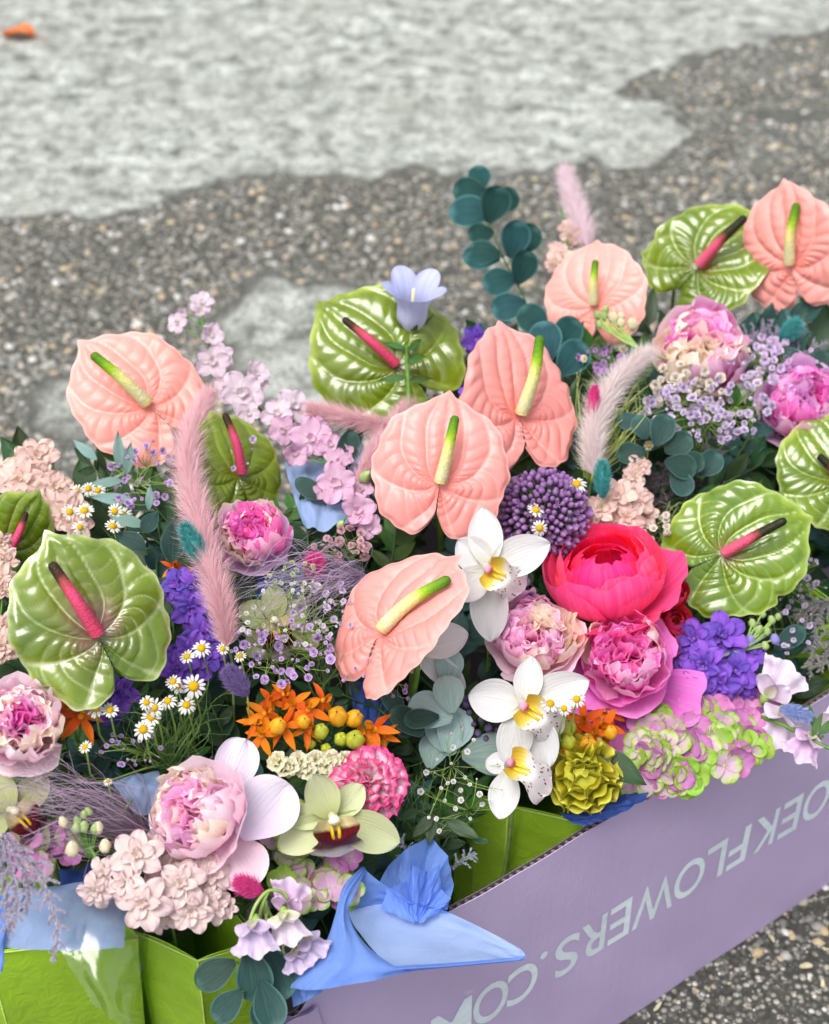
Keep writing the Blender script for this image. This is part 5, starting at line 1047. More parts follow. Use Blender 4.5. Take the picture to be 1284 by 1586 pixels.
cream_crest('row of cream papery statice blossoms under the orange milkweed', [(430, 1180), (448, 1188), (462, 1178), (475, 1192), (488, 1178), (500, 1190), (512, 1176), (524, 1186), (440, 1192), (534, 1178), (470, 1184), (506, 1180)])
HYD = [petal_mat('green_edged_pink_hydrangea', [(0, '#d9a8c8'), (.45, '#e3c0d6'), (.75, '#cfd6a0'), (1, '#9fc54a')], edge=('#a3c650', .96), rough=.5, trans=.28, rnd=.1), petal_mat('pink_hydrangea', [(0, '#e9c6dd'), (.5, '#d58cc3'), (1, '#c674b4')], rough=.5, trans=.28, rnd=.14), petal_mat('green_hydrangea', [(0, '#cddc9a'), (.5, '#a9cc58'), (1, '#8fbc3a')], rough=.5, trans=.28, rnd=.12), petal_mat('mauve_green_hydrangea', [(0, '#e0b9d6'), (.6, '#cf9fc4'), (1, '#b9c27c')], edge=('#b0c070', .98), rough=.5, trans=.28, rnd=.1)]
def hydrangea(label, fl, wts, group=None, cpx=None):
    root = thing('hydrangea', label, 'hydrangea', at(*cpx, -.01), group); P0 = at(*cpx, -.02)
    for i, (x, y, lf, s, a, b) in enumerate(fl):
        P = at(x, y, lf); mt = HYD[wts(x, y, i)]; floret(root, frame(P, a, b, R.uniform(-1, 1), -1), s * mpp(P), mt, ((4, 10, 1.0, 0),), W=1.05, cup=.22, curl=.05, ruffle=.05, core=CORE, core_r=.10, seed=i, pn='sepal')
        v, f, uv = tube(spline([P, (P + P0) / 2 + np.array([0, 0, -.004]), P0], 5), .0007, 4)
        part(root, 'flower_stalk', v, f, STEML, uv)
    stem(root, P0, STEMG, .003)
g = random.Random(8); fl = []
for k in range(120):
    x, y = g.uniform(978, 1200), g.uniform(1078, 1215)
    lim = 1190 - (x - 1090) * .60 + 22; top = 1085 + max(0, 1050 - x) * .65
    if y > lim or y < top or x > 1190: continue
    e = ((x - 1085) / 115, (y - 1145) / 75); fl.append((x, y, .050 - .028 * (e[0] ** 2 + e[1] ** 2), g.uniform(23, 31), e[0] * .8 + g.uniform(-.35, .35), -e[1] * .5 + g.uniform(-.25, .45)))
hydrangea('green and pink hydrangea head resting on the box edge', fl, lambda x, y, i: (1 if x > 1130 and y < 1130 else g.choices((0, 1, 2, 3), (.42, .16, .18, .24))[0]), cpx=(1080, 1140))
fl = [(g.uniform(430, 545), g.uniform(1300, 1400), g.uniform(.005, .03), g.uniform(22, 30), g.uniform(-.5, .5), g.uniform(-.2, .5)) for _ in range(26)] + [(g.uniform(415, 470), g.uniform(1255, 1320), g.uniform(0, .02), 24, g.uniform(-.5, .5), .3) for _ in range(8)]
hydrangea('green and mauve hydrangea under the pale green orchid', fl, lambda x, y, i: g.choices((0, 1, 2, 3), (.25, .35, .2, .2))[0] if x > 490 else g.choices((0, 2, 3), (.4, .3, .3))[0], cpx=(480, 1350))
fl = [(g.uniform(20, 120), g.uniform(1290, 1350), g.uniform(.0, .02), 26, g.uniform(-.5, .5), g.uniform(-.2, .5)) for _ in range(14)]
hydrangea('mauve hydrangea blossoms under the mauve feather grass at the left', fl, lambda x, y, i: g.choices((1, 3, 2), (.5, .3, .2))[0], cpx=(70, 1320))
ORNG = petal_mat('orange_milkweed_petal', [(0, '#d9620a'), (.5, '#ee7b12'), (1, '#f08c22')], streak=('#d4560c', .3), rough=.5, trans=.2, rnd=.14); ORNC = petal_mat('orange_milkweed_hood', [(0, '#e07a10'), (1, '#f6a62a')], rough=.45, trans=.15, rnd=.1); YBUD = plain('yellow_orange_bud', '#e6a41e', .5, .1, .4, .18, 150); GBUD = plain('yellow_green_bud', '#b9bd3a', .5, .1, .4, .15, 150)
def milkweed(label, stars, buds, center, group='orange milkweed clusters'):
    P0 = at(*center, -.02); root = thing('milkweed', label, 'milkweed', P0, group)
    for i, (x, y, s, lf) in enumerate(stars):
        P = at(x, y, lf); M = frame(P, R.uniform(-.5, .5), R.uniform(-.1, .8), R.uniform(-1, 1), -1); sz = s * mpp(P)
        fl = floret(root, M, sz, ORNG, ((5, -12, 1.0, R.uniform(0, 60)),), shape='point', W=.36, cup=.3, curl=-.25, ruffle=.03, core=ORNC, core_r=.14, nm='star_floret', seed=i)
        for j in range(5): put('hood', petal_mesh(ORNC, L=1.0, W=.5, shape='blunt', cup=.9, curl=.25, ruffle=.02, nu=7, nv=7), M @ Matrix.Translation(Vector((0, 0, sz * .14))) @ rotm(72 * j + 36, 52, sz * .42), fl)
        v, f, uv = tube(spline([P, (P + P0) / 2 + np.array([0, .004, -.003]), P0], 6), .0009, 5); part(root, 'flower_stalk', v, f, STEMG, uv)
    for (x, y, r_, lf, c) in buds:
        P = at(x, y, lf); v, f, uv = ball(r_ * mpp(P), 1.25, 12, 9); v = v * (1 + .07 * np.cos(5 * np.arctan2(v[:, 1], v[:, 0])))[:, None]; part(root, 'bud', v, f, YBUD if c else GBUD, uv, frame(P, R.uniform(-.3, .5), R.uniform(.3, .9)))
        v, f, uv = tube(spline([P, (P + P0) / 2 + np.array([0, .004, -.003]), P0], 6), .001, 5); part(root, 'flower_stalk', v, f, STEMG, uv)
    stem(root, P0, STEMG, .003)
milkweed('wide orange milkweed cluster with yellow buds left of centre', [(410, 1105, 36, .045), (440, 1125, 40, .052), (478, 1100, 40, .055), (455, 1090, 34, .046), (405, 1140, 38, .045), (500, 1085, 32, .045), (395, 1120, 30, .04), (580, 1130, 40, .045), (565, 1145, 36, .042), (440, 1075, 28, .04), (475, 1130, 32, .05), (420, 1085, 28, .035), (595, 1140, 30, .038)],
         [(523, 1110, 16, .05, 1), (548, 1113, 14, .05, 1), (550, 1146, 15, .052, 0), (497, 1133, 12, .05, 0), (528, 1145, 11, .045, 0), (430, 1125, 13, .06, 1), (505, 1160, 9, .04, 0), (480, 1152, 9, .04, 0), (470, 1118, 11, .06, 1)], (490, 1170))
milkweed('orange milkweed star at the left between peony and daisies', [(125, 1110, 44, .03), (105, 1100, 30, .02), (85, 1065, 30, .02)], [(78, 1052, 9, .02, 1)], (120, 1150))
milkweed('orange milkweed cluster under the magenta peony and above the celosia', [(905, 1115, 36, .045), (935, 1125, 36, .045), (920, 1135, 34, .05), (885, 1130, 26, .035), (945, 1105, 28, .03)], [(878, 1128, 14, .05, 0), (880, 1150, 12, .05, 0), (910, 1155, 15, .052, 1), (865, 1110, 12, .04, 1), (875, 1170, 12, .04, 1), (945, 1135, 11, .05, 1)], (905, 1180))
milkweed('small orange blossoms behind the violet stock and big green anthurium', [(285, 888, 24, .0), (268, 880, 22, -.005), (275, 918, 20, .0)], [], (280, 930))
# ------------------------------------------------------------------ sweet peas
SWP = petal_mat('lavender_sweet_pea', [(0, '#d8c6e6'), (.5, '#dcc6ea'), (1, '#e3d2ee')], streak=('#f0e6f6', .4), rough=.5, trans=.38, rnd=.04); SWK = petal_mat('cream_sweet_pea_keel', [(0, '#dfe3b0'), (.5, '#eceacb'), (1, '#eee6ea')], rough=.5, trans=.35); SWD = petal_mat('lilac_pink_sweet_pea', [(0, '#e0b4dd'), (.5, '#e3b9e0'), (1, '#ead0ec')], streak=('#f3e2f4', .4), rough=.5, trans=.38, rnd=.04); SWL = petal_mat('pale_pink_sweet_pea', [(0, '#eedcec'), (.5, '#f0ddef'), (1, '#f4e8f5')], streak=('#e3c9e4', .35), rough=.5, trans=.38, rnd=.03)
def sweet_pea(label, c, spx, lift, d, mat, a=0, b=.2, to=None, wing=None, group='sweet peas'):
    P = at(*c, lift); s = spx * mpp(P); M = frame(P, a, b, *d); root = thing('sweet_pea', label, 'sweet pea', P, group)
    put('standard_petal', petal_mesh(mat, L=1.0, W=1.30, shape='fan', cup=-.05, curl=-.12, ruffle=.15, freq=7, serr=.02, nu=17, nv=11, seed=2), M @ Matrix.Rotation(math.radians(35), 4, 'X') @ Matrix.Scale(s, 4), root)
    for sg in (-1, 1): put('wing_petal', petal_mesh(wing or mat, L=1.0, W=.9, shape='round', cup=.4, curl=.15, ruffle=.08, freq=4, nu=11, nv=11, seed=sg + 2), M @ Matrix.Translation(Vector((0, 0, s * .12))) @ rotm(-sg * 34, 48, s * .68, twist=sg * 38), root)
    put('keel', petal_mesh(SWK, L=1.0, W=.6, shape='round', cup=1.2, curl=.2, ruffle=.02, nu=9, nv=9), M @ Matrix.Translation(Vector((0, 0, s * .14))) @ rotm(0, 58, s * .5), root)
    v, f, uv = tube([(0, -.16 * s, -.02 * s), (0, -.04 * s, 0), (0, .08 * s, .06 * s)], np.array([.05, .13, .14]) * s, 8); part(root, 'calyx', v, f, STEML, uv, M)
    e = at(*to) if to else None; stem(root, xf(M, [[0, -.14 * s, -.01 * s]])[0], STEML, .0011, end=e, n=10); return root
sweet_pea('lilac sweet pea facing up beside the hot pink bunny tail', (440, 1412), 52, .060, (.35, -1), SWD, .1, .2, (425, 1430, .02))
sweet_pea('cream and white sweet pea hanging below the lilac one', (440, 1412), 56, .072, (.15, 1), SWL, -.1, -.1, (412, 1400, .03), wing=SWK)
ts = sweet_pea('pale lavender sweet pea hanging over the dark eucalyptus leaves', (396, 1425), 60, .070, (-.05, 1), SWP, -.2, -.1, (412, 1395, .04))
sweet_pea('lavender white sweet pea behind the blue tissue cone', (468, 1452), 46, .050, (.6, .75), SWP, .3, 0, (440, 1440, .0))
sweet_pea('smaller lavender sweet pea low beside the blue tissue', (455, 1472), 38, .045, (.1, 1), SWP, .1, -.1, (440, 1450, .0))
v, f, uv = tube(spline([at(385, 1432, .07), at(396, 1402, .075), at(415, 1380, .075), at(438, 1382, .072), at(446, 1394, .07)], 20), .0013, 7); part(ts, 'stem', v, f, STEML, uv)
v, f, uv = tube(spline([at(415, 1380, .075), at(404, 1410, .065), at(402, 1450, .03)], 12), .0014, 7); part(ts, 'stem', v, f, STEML, uv)
sweet_pea('pale pink sweet pea beside the violet stock at the right', (1185, 1080), 66, .045, (.45, -.85), SWL, .2, .3, (1180, 1110, .0))
sweet_pea('ruffled pale pink sweet pea overhanging the box edge', (1215, 1098), 70, .040, (-.25, .9), SWL, .1, 0, (1200, 1085, .01))
gs = sweet_pea('pink sweet pea on the green stalk at the right frame edge', (1258, 1138), 52, .050, (-.3, .85), SWD, 0, 0, (1262, 1140, .04))
sweet_pea('pale pink sweet pea at the frame edge above the printed lettering', (1276, 1130), 50, .045, (.5, -.6), SWL, .2, .2, (1275, 1140, .03))
v, f, uv = tube(spline([at(1165, 1105, .03), at(1210, 1122, .052), at(1255, 1145, .055), at(1310, 1172, .05)], 16), .0017, 7); part(gs, 'stem', v, f, STEMG, uv)
for k, (x, y) in enumerate(((1262, 1130), (1258, 1140), (1268, 1138))): put('sepal', petal_mesh(LEAFM, L=1.0, W=.3, shape='point', cup=.2, curl=.2, ruffle=.02), frame(at(x, y, .058), .2, .2, (-.5, .2, .6)[k], -1) @ Matrix.Scale(.022, 4), gs)

# ------------------------------------------------------------------ chamomile
ORD_ = ['first', 'second', 'third', 'fourth', 'fifth', 'sixth', 'seventh', 'eighth', 'ninth', 'tenth', 'eleventh', 'twelfth', 'thirteenth', 'fourteenth', 'fifteenth', 'sixteenth', 'seventeenth', 'eighteenth']
def daisies(where, L, lift, to):
    L = sorted(L)
    for i, (x, y, d) in enumerate(L):
        chamomile('chamomile daisy %s, %s from the left' % (where, ORD_[i]), (x, y), d, lift + R.uniform(-.006, .01), R.uniform(-.5, .5), R.uniform(-.1, .9), i, (to[0] + R.uniform(-20, 20), to[1] + R.uniform(-10, 10)))
daisies('beside the peach stock', [(120, 760, 24), (137, 757, 26), (152, 760, 26), (108, 793, 28), (131, 791, 32), (178, 792, 28), (191, 798, 30), (175, 815, 28), (124, 817, 26)], .03, (150, 880))
daisies('in the group under the green anthurium', [(300, 1063, 42), (268, 1056, 28), (312, 1004, 32), (290, 1017, 28), (289, 1092, 32), (260, 1086, 30), (239, 1096, 32), (227, 1088, 26), (234, 1111, 34), (222, 1130, 36), (148, 1098, 30), (170, 1100, 30), (132, 1157, 24), (167, 1210, 16), (275, 1063, 26)], .045, (270, 1190))
daisies('in the trio on the white orchid', [(852, 1090, 34), (874, 1097, 26), (893, 1083, 30)], .108, (905, 1120))
daisies('around the purple allium', [(830, 790, 30), (836, 818, 28), (893, 750, 34)], .055, (850, 850))
daisies('near the pale grass and pink plume', [(875, 620, 24), (950, 590, 18), (965, 540, 16), (905, 555, 14), (1005, 690, 18)], .02, (950, 680))
daisies('above the orange milkweed', [(372, 1016, 22), (345, 1005, 22)], .04, (370, 1080))

# ------------------------------------------------------------------ bunny tails, plumes, feather grass, ferns
def furm(name, c, tip): return petal_mat(name, [(0, c), (1, tip)], rough=.8, trans=.2, rnd=0, sheen=.2)
TEAL, HOT, PURP, PERI = furm('teal_fur', '#1f9c9c', '#5cc3bf'), furm('hot_pink_fur', '#f01890', '#ff5cb4'), furm('purple_fur', '#6a4f96', '#9a83c0'), furm('periwinkle_fur', '#7f97e0', '#b9c6f2')
bunny_tail('teal bunny tail leaning on the tall pink plume', (301, 845), (-12, -34), .075, 14, TEAL, 1)
bunny_tail('teal bunny tail above the peach stock at the right', (933, 743), (-3, -28), .060, 11, TEAL, 2)
bunny_tail('teal bunny tail under the upper right salmon anthurium', (1223, 513), (12, -16), .030, 12, TEAL, 3)
bunny_tail('hot pink bunny tail upright on the pale pink plume', (919, 625), (0, -27), .062, 9, HOT, 4, .1)
bunny_tail('hot pink bunny tail among the lilac feather grass', (487, 880), (2, -20), .020, 14, HOT, 5, .3)
bunny_tail('hot pink bunny tail between blush stock and sweet peas', (386, 1374), (-20, -12), .070, 13, HOT, 6)
bunny_tail('purple bunny tail above the orange milkweed', (367, 1057), (-14, -22), .070, 14, PURP, 7)
bunny_tail('purple bunny tail at the left frame edge beside peach stock', (15, 787), (26, 10), .045, 13, PURP, 8)
bunny_tail('periwinkle bunny tail lying over the box edge at the right', (1232, 1104), (24, 2), .070, 9, PERI, 9, .6)
PLP, PLL, PLM = furm('dusty_pink_plume', '#f5aebb', '#fcd6da'), furm('pale_pink_plume', '#f5dede', '#fdf0ec'), furm('mauve_strand', '#b79cc0', '#d8c6de')
PLG = furm('orchid_pink_plume', '#f3d0dc', '#fbe6ec')
plume('tall dusty pink plume rising between anthurium and pink peony', [(352, 1000, .045), (340, 930, .055), (318, 850, .06), (298, 770, .065), (290, 700, .065), (308, 650, .065), (324, 608, .065)], 31, PLP, 13000, .85, 1, taper=[.35, .75, .95, 1, 1, .95, .8, .6, .25])
plume('pink plume pointing left below the olive anthurium', [(625, 665, .03), (590, 660, .035), (550, 650, .04), (510, 640, .04), (480, 634, .04)], 17, PLP, 5000, .9, 2)
plume('pink plume slanting down behind the centre anthurium', [(555, 745, .02), (575, 705, .025), (600, 670, .03), (622, 640, .03), (634, 628, .03)], 17, PLP, 5000, .9, 3)
plume('pale pink plume standing against the gravel beside eucalyptus', [(910, 380, .0), (900, 345, .005), (885, 305, .005), (874, 262, .005)], 23, PLG, 5000, .8, 4)
plume('pale pink plume curving up from the peach stock on the right', [(918, 735, .035), (918, 690, .04), (925, 645, .045), (945, 605, .045), (975, 570, .045), (1005, 545, .045)], 24, PLL, 8000, .9, 5)
wisps('lilac feather grass sweeping left beside the folded salmon anthurium', (560, 895, .0), [(440, 850, .03), (400, 870, .035), (370, 900, .035), (380, 930, .035), (400, 965, .035), (440, 990, .03)], 150, PLM, 1)
wisps('mauve feather grass spreading under the left peony', (235, 1300, .0), [(90, 1180, .06), (40, 1195, .06), (0, 1190, .06), (-20, 1230, .06), (0, 1290, .055), (60, 1320, .05)], 190, furm('plum_strand', '#a07f9e', '#d9c2d6'), 2)
wisps('yellow-green grass blades beside the pale pink plume', (915, 740, -.02), [(895, 560, .0), (930, 570, .01), (985, 590, .015), (1000, 620, .02), (1000, 660, .02)], 90, furm('yellow_green_grass', '#9dae4a', '#cbd383'), 3, name='grass_tuft', w=.0006)
DUST, SILV = furm('dusty_lilac_fern', '#b9aec4', '#d9d0df'), furm('silver_fern', '#8e94a0', '#c0c4cc')
frond('dusty lilac tree fern drooping over the blue tissue at the left edge', [[(10, 1290, .06), (30, 1330, .07), (45, 1370, .07), (40, 1420, .07)], [(20, 1300, .06), (60, 1350, .07), (75, 1390, .07), (90, 1440, .065), (82, 1490, .065)], [(0, 1300, .06), (5, 1350, .07), (10, 1400, .07), (14, 1450, .065)], [(5, 1290, .06), (15, 1340, .075), (25, 1390, .075), (22, 1440, .07)]], DUST, 9, 900, 1, side=12)
frond('small silver grey fern behind the blue tissue tuft', [[(640, 1340, .01), (625, 1310, .02), (605, 1285, .02)], [(600, 1320, .01), (590, 1300, .02), (570, 1285, .02)], [(700, 1345, .0), (720, 1330, .02), (735, 1322, .02)]], SILV, 7, 300, 2, side=6)
frond('grey fern frond at the right edge above the sweet peas', [[(1300, 920, .02), (1270, 950, .025), (1260, 1000, .03), (1255, 1050, .03)], [(1300, 950, .02), (1285, 1000, .03), (1270, 1040, .03)], [(1290, 930, .02), (1255, 940, .025), (1235, 960, .02)]], furm('ash_fern', '#8f8b88', '#c3beb8'), 10, 500, 3, side=8)
frond('lilac grey smoke bush haze behind the violet peony', [[(1160, 560, -.01), (1190, 530, .0), (1230, 520, .0)], [(1180, 580, -.01), (1210, 540, .0), (1250, 500, .0)], [(1200, 580, -.01), (1240, 550, .0), (1284, 530, .0)], [(1150, 540, -.01), (1170, 520, .0), (1200, 500, .0)], [(1180, 560, -.01), (1200, 520, .0), (1210, 480, .0)]], furm('smoky_lilac', '#9488a0', '#bbb0c4'), 12, 260, 4, 'smoke_bush', 'foliage', side=6)
frond('dark plum feathery grass behind the round lime anthurium', [[(1090, 730, -.01), (1040, 745, .0), (985, 760, .0)], [(1090, 745, -.01), (1040, 765, .0), (995, 790, .0)], [(1080, 720, -.01), (1030, 735, .0), (1000, 740, .0)]], furm('dark_plum', '#4b3a45', '#6d5a66'), 12, 500, 5, 'feather_grass', 'dried grass', side=4)

# ------------------------------------------------------------------ baby's breath
gyp("lilac baby's breath cloud above the orange milkweed", (440, 1010), 85, 55, 70, 17, GYPL, .045, 1)
gyp("lilac baby's breath under the first salmon anthurium", (222, 735), 50, 55, 42, 15, GYPL, .03, 2)
gyp("pale lilac baby's breath cloud above the round lime anthurium", (1095, 635), 105, 48, 120, 17, GYPP, .035, 3, base=(1090, 720))
gyp("pale lilac baby's breath around the violet peony edge", (1195, 560), 70, 40, 70, 18, GYPP, .02, 4)
gyp("sparse white baby's breath trailing in front of the dark gap by the green pot", (715, 1215), 65, 90, 34, 11, GYPW, .035, 5, base=(650, 1190), var=.5)
gyp("sparse white baby's breath over the hidden green orchid", (445, 950), 85, 55, 46, 9, GYPW, .055, 6, var=.5)
gyp("lilac baby's breath sprinkled on the narrow olive anthurium", (365, 690), 36, 38, 9, 16, GYPP, .04, 7)
gyp("few lilac blossoms beside the upper white orchid's lower petals", (790, 930), 40, 60, 22, 15, petal_mat('mauve_gypsophila', '#b98ac6', rough=.7, trans=.25), .03, 8)
gyp("lilac baby's breath beside the bud stem at the right", (1210, 970), 50, 50, 22, 13, GYPP, .045, 9)
gyp("lilac blossoms near the lower eucalyptus beside the folded anthurium", (590, 1040), 70, 60, 14, 16, GYPL, .05, 10)
gyp("mixed cream blossoms between upper right peony and white baby's breath", (1065, 600), 60, 40, 44, 20, petal_mat('cream_gypsophila', '#ece0d2', rough=.7, trans=.25), .025, 11)
gyp("pink and cream small blossoms above the lilac feather grass", (530, 845), 45, 28, 30, 17, petal_mat('rosy_small_blossom', '#e0b3b6', rough=.7, trans=.2), .02, 12)
gyp("lilac blossoms with yellow buds under the peach anthurium", (935, 555), 40, 22, 26, 15, petal_mat('orchid_small_blossom', '#c89ad2', rough=.7, trans=.2), .02, 13)

FINEG = furm('feathery_green_foliage', '#5f8a3a', '#86ad58')
wisps('feathery green chamomile foliage under the daisy group', (265, 1185, -.03), [(170, 1110, .012), (215, 1080, .016), (265, 1070, .018), (310, 1075, .018), (340, 1110, .014)], 80, FINEG, 11, 'chamomile_foliage', w=.0004)
wisps('fine green stems in the dark gap beside the silver eucalyptus', (650, 1300, -.03), [(610, 1230, .0), (650, 1190, .01), (700, 1180, .012), (750, 1230, .01), (750, 1290, .0)], 46, FINEG, 12, 'fine_green_spray', w=.0004)
wisps('fine green stems among the lilac blossoms left of the folded anthurium', (500, 1060, -.02), [(430, 960, .01), (480, 940, .014), (530, 950, .014), (560, 1000, .01)], 46, FINEG, 13, 'fine_green_spray', w=.0004)
wisps('pale grass stems between the round lime anthurium and peach stock', (1010, 850, -.02), [(990, 800, .02), (1030, 790, .02), (1090, 780, .01)], 30, furm('straw_green', '#a7b56c', '#cdd59c'), 14, 'fine_green_spray', w=.0004)
gyp("pale lilac small blossoms between the feather grass and folded anthurium", (505, 945), 60, 45, 40, 14, GYPP, .03, 21)
gyp("tiny pale green buds between the plume-side peony and lilac feather grass", (455, 900), 50, 30, 30, 10, petal_mat('pale_green_small_bud', '#c9d39a', rough=.7), .03, 22)
gyp("tiny lilac buds below the bronze-veined anthurium", (205, 1160), 55, 30, 22, 11, GYPL, .02, 23)
gyp("lilac and white small blossoms right of the round lime anthurium", (1235, 900), 45, 45, 34, 13, GYPP, .03, 24)
gyp("pale blossoms between the coral peony and the round lime anthurium", (1025, 830), 30, 35, 22, 16, petal_mat('cream_gypsophila', '#ece0d2', rough=.7), .03, 25)

# ------------------------------------------------------------------ eucalyptus
leaf_spray('tall teal eucalyptus stem with round leaves standing against the gravel', [(850, 580, -.06), (815, 470, -.01), (775, 390, .0), (750, 320, .005), (738, 262, .005)],
    [(742, 298, .006, 43, .0, -1, .1, .2), (755, 300, .008, 54, -1, -.1, 0, .3), (755, 345, .008, 59, .35, -1, .3, 0), (765, 330, .012, 70, -1, .02, .1, .7), (765, 360, .006, 41, -.9, .15, .1, .3), (790, 400, .008, 59, .2, -1, .4, 0), (775, 395, .012, 54, -1, -.1, .0, .6), (775, 400, .004, 59, -1, .1, .1, .8), (800, 440, .008, 55, .35, -.9, .5, 0), (800, 430, .006, 54, -.9, .3, .1, .4), (815, 470, .006, 55, -.9, .2, -.1, .3), (800, 390, .002, 52, .6, -.7, .4, .2), (770, 325, .004, 45, .7, -.6, .4, .1)], EUC, group='eucalyptus sprigs', W=.86)
leaf_spray('silver eucalyptus leaves under the folded salmon anthurium', [(640, 1040, -.03), (680, 1080, .0), (710, 1150, -.01), (720, 1200, -.03)],
    [(700, 1105, .035, 62, -.15, -1, .1, .2), (700, 1115, .032, 74, -.9, -.35, -.2, .1), (690, 1060, .024, 56, .2, -1, .2, .1), (690, 1165, .012, 76, .35, -.9, .2, .2), (700, 1170, .010, 78, -.3, -.9, -.2, .2), (715, 1170, .010, 88, .95, -.1, .2, .3), (665, 1190, .0, 60, .2, -1, 0, .3), (745, 1180, .008, 60, .8, -.3, .2, .3)], EUCS, group='eucalyptus sprigs', W=.80)
leaf_spray('teal eucalyptus leaves beside orange milkweed buds', [(560, 1080, -.03), (600, 1110, .0), (640, 1160, -.02)], [(655, 1140, .02, 66, -.8, -.75, .1, .2), (680, 1110, .03, 56, -.7, .1, 0, .3), (625, 1110, .01, 52, -.6, -.9, 0, .2), (600, 1100, .0, 54, .6, .7, .1, .3)], EUCD, group='eucalyptus sprigs', W=.6)
leaf_spray('green eucalyptus cluster beside the pale green grass at the right', [(1060, 760, -.04), (1040, 710, .0), (1010, 670, .0), (980, 640, .0)], [(1000, 680, .03, 40, -.4, -.9, .1, .2), (1015, 690, .035, 52, .3, -1, .2, .1), (1030, 700, .03, 48, .8, -.6, .2, .2), (1030, 715, .035, 52, .95, .1, .2, .2), (1040, 730, .03, 46, .6, .6, .1, .2), (1000, 700, .028, 46, -.9, .2, 0, .3), (990, 665, .025, 38, -.8, -.5, 0, .3), (1050, 720, .03, 44, .9, -.3, .3, .2), (1080, 735, .02, 50, .7, -.8, .3, .2)], EUCD, group='eucalyptus sprigs', W=.8)
leaf_spray('large dark eucalyptus leaves hanging by the box edge under the sweet peas', [(400, 1440, .02), (395, 1490, .035), (400, 1560, .03)], [(385, 1470, .055, 82, .1, 1, .1, -.1), (365, 1490, .050, 70, -.85, .3, -.2, .1), (410, 1465, .045, 88, .35, 1, .4, -.1), (375, 1535, .045, 62, -.7, .5, -.2, 0), (400, 1540, .040, 56, .1, 1, 0, -.1), (405, 1520, .048, 74, .2, 1, .2, 0)], EUCD, group='eucalyptus sprigs', W=.72)
leaf_spray('grey-green eucalyptus leaves under the first salmon anthurium at the left', [(230, 840, -.04), (190, 780, .0), (150, 730, .0), (120, 690, .0)], [(150, 712, .02, 50, -.6, -.7, -.1, .2), (190, 745, .022, 54, -1, -.1, -.1, .5), (205, 775, .024, 66, -1, -.25, 0, .5), (225, 815, .024, 62, -.9, -.5, 0, .4), (185, 725, .018, 58, .1, -1, .2, 0), (195, 735, .016, 52, .3, -1, .1, 0), (230, 790, .02, 40, .2, -1, 0, 0)], petal_mat('grey_green_narrow_leaf', [(0, '#6f8f88'), (1, '#86a59d')], streak=('#a0b8b0', .3), rough=.55, trans=.12, rnd=.15), group='eucalyptus sprigs', W=.32, shape='point')
leaf_spray('dark broad leaves behind the teal bunny tail', [(270, 900, -.04), (250, 840, .0), (240, 790, .0)], [(220, 825, .025, 44, .7, -.75, .1, .2), (265, 870, .025, 70, .25, -1, .2, .1), (260, 830, .02, 46, .7, -.6, .2, 0), (225, 850, .01, 54, -.6, -.5, 0, .3)], EUCD, name='dark_leaf_sprig', cat='foliage', group='eucalyptus sprigs', W=.6, shape='point')
leaf_spray('dark leaf blades behind the pale blue tissue and larkspur', [(520, 860, -.05), (510, 790, -.02), (520, 700, -.01)], [(500, 775, .006, 56, -.6, -.6, 0, .3), (470, 765, .006, 70, 1, -.15, 0, .5), (530, 730, .0, 66, .3, -1, .2, .1), (545, 700, -.004, 50, .2, -1, .2, 0)], EUCD, name='dark_leaf_sprig', cat='foliage', group='eucalyptus sprigs', W=.55, shape='blunt')
leaf_spray('dark green leaf beside the mustard celosia', [(960, 1200, -.03), (965, 1175, .0)], [(925, 1168, .052, 88, .95, .45, .1, .4)], LEAFD, name='dark_leaf_sprig', cat='foliage', W=.5, shape='point')
leaf_spray('green compound leaf in the dark gap beside the blue tissue tuft', [(610, 1250, -.02), (680, 1275, .02), (735, 1300, .02)], [(672, 1262, .024, 50, -.7, .8, 0, .3), (672, 1262, .022, 48, -.2, 1, .1, .2), (690, 1270, .022, 62, 1, .6, .1, .4), (650, 1255, .02, 40, -.9, .4, 0, .3), (730, 1300, .02, 30, .9, .1, 0, .3)], LEAFD, name='dark_leaf_sprig', cat='foliage', W=.38, shape='point')
leaf_spray('blue-green leaf beside the bud stem at the right', [(1215, 1010, .0), (1222, 980, .02)], [(1200, 1005, .035, 60, .7, -.75, .2, .2), (1250, 980, .0, 60, .3, -1, .3, .1)], EUCD, name='dark_leaf_sprig', cat='foliage', W=.55)
leaf_spray('dark blue-green eucalyptus under the upper right salmon anthurium', [(1250, 600, -.03), (1255, 560, .0), (1250, 500, .0)], [(1245, 565, .012, 44, -.8, -.3, 0, .3), (1255, 580, .012, 46, .5, -.9, .2, .2), (1250, 600, .012, 44, -.9, .3, 0, .3), (1265, 570, .012, 40, .9, -.2, .2, .2)], EUCD, group='eucalyptus sprigs', W=.75)
leaf_spray('dark eucalyptus behind the salmon anthurium with curled lobes', [(880, 620, -.05), (865, 560, -.02), (845, 500, -.02)], [(850, 560, .0, 66, -.2, -1, 0, .2), (865, 580, .0, 66, .6, -.8, .2, .2), (870, 600, -.005, 60, -.8, -.4, 0, .3), (845, 520, -.004, 60, -.6, -.7, 0, .2), (860, 540, -.004, 60, .5, -.7, .3, .2)], EUC, group='eucalyptus sprigs', W=.8)

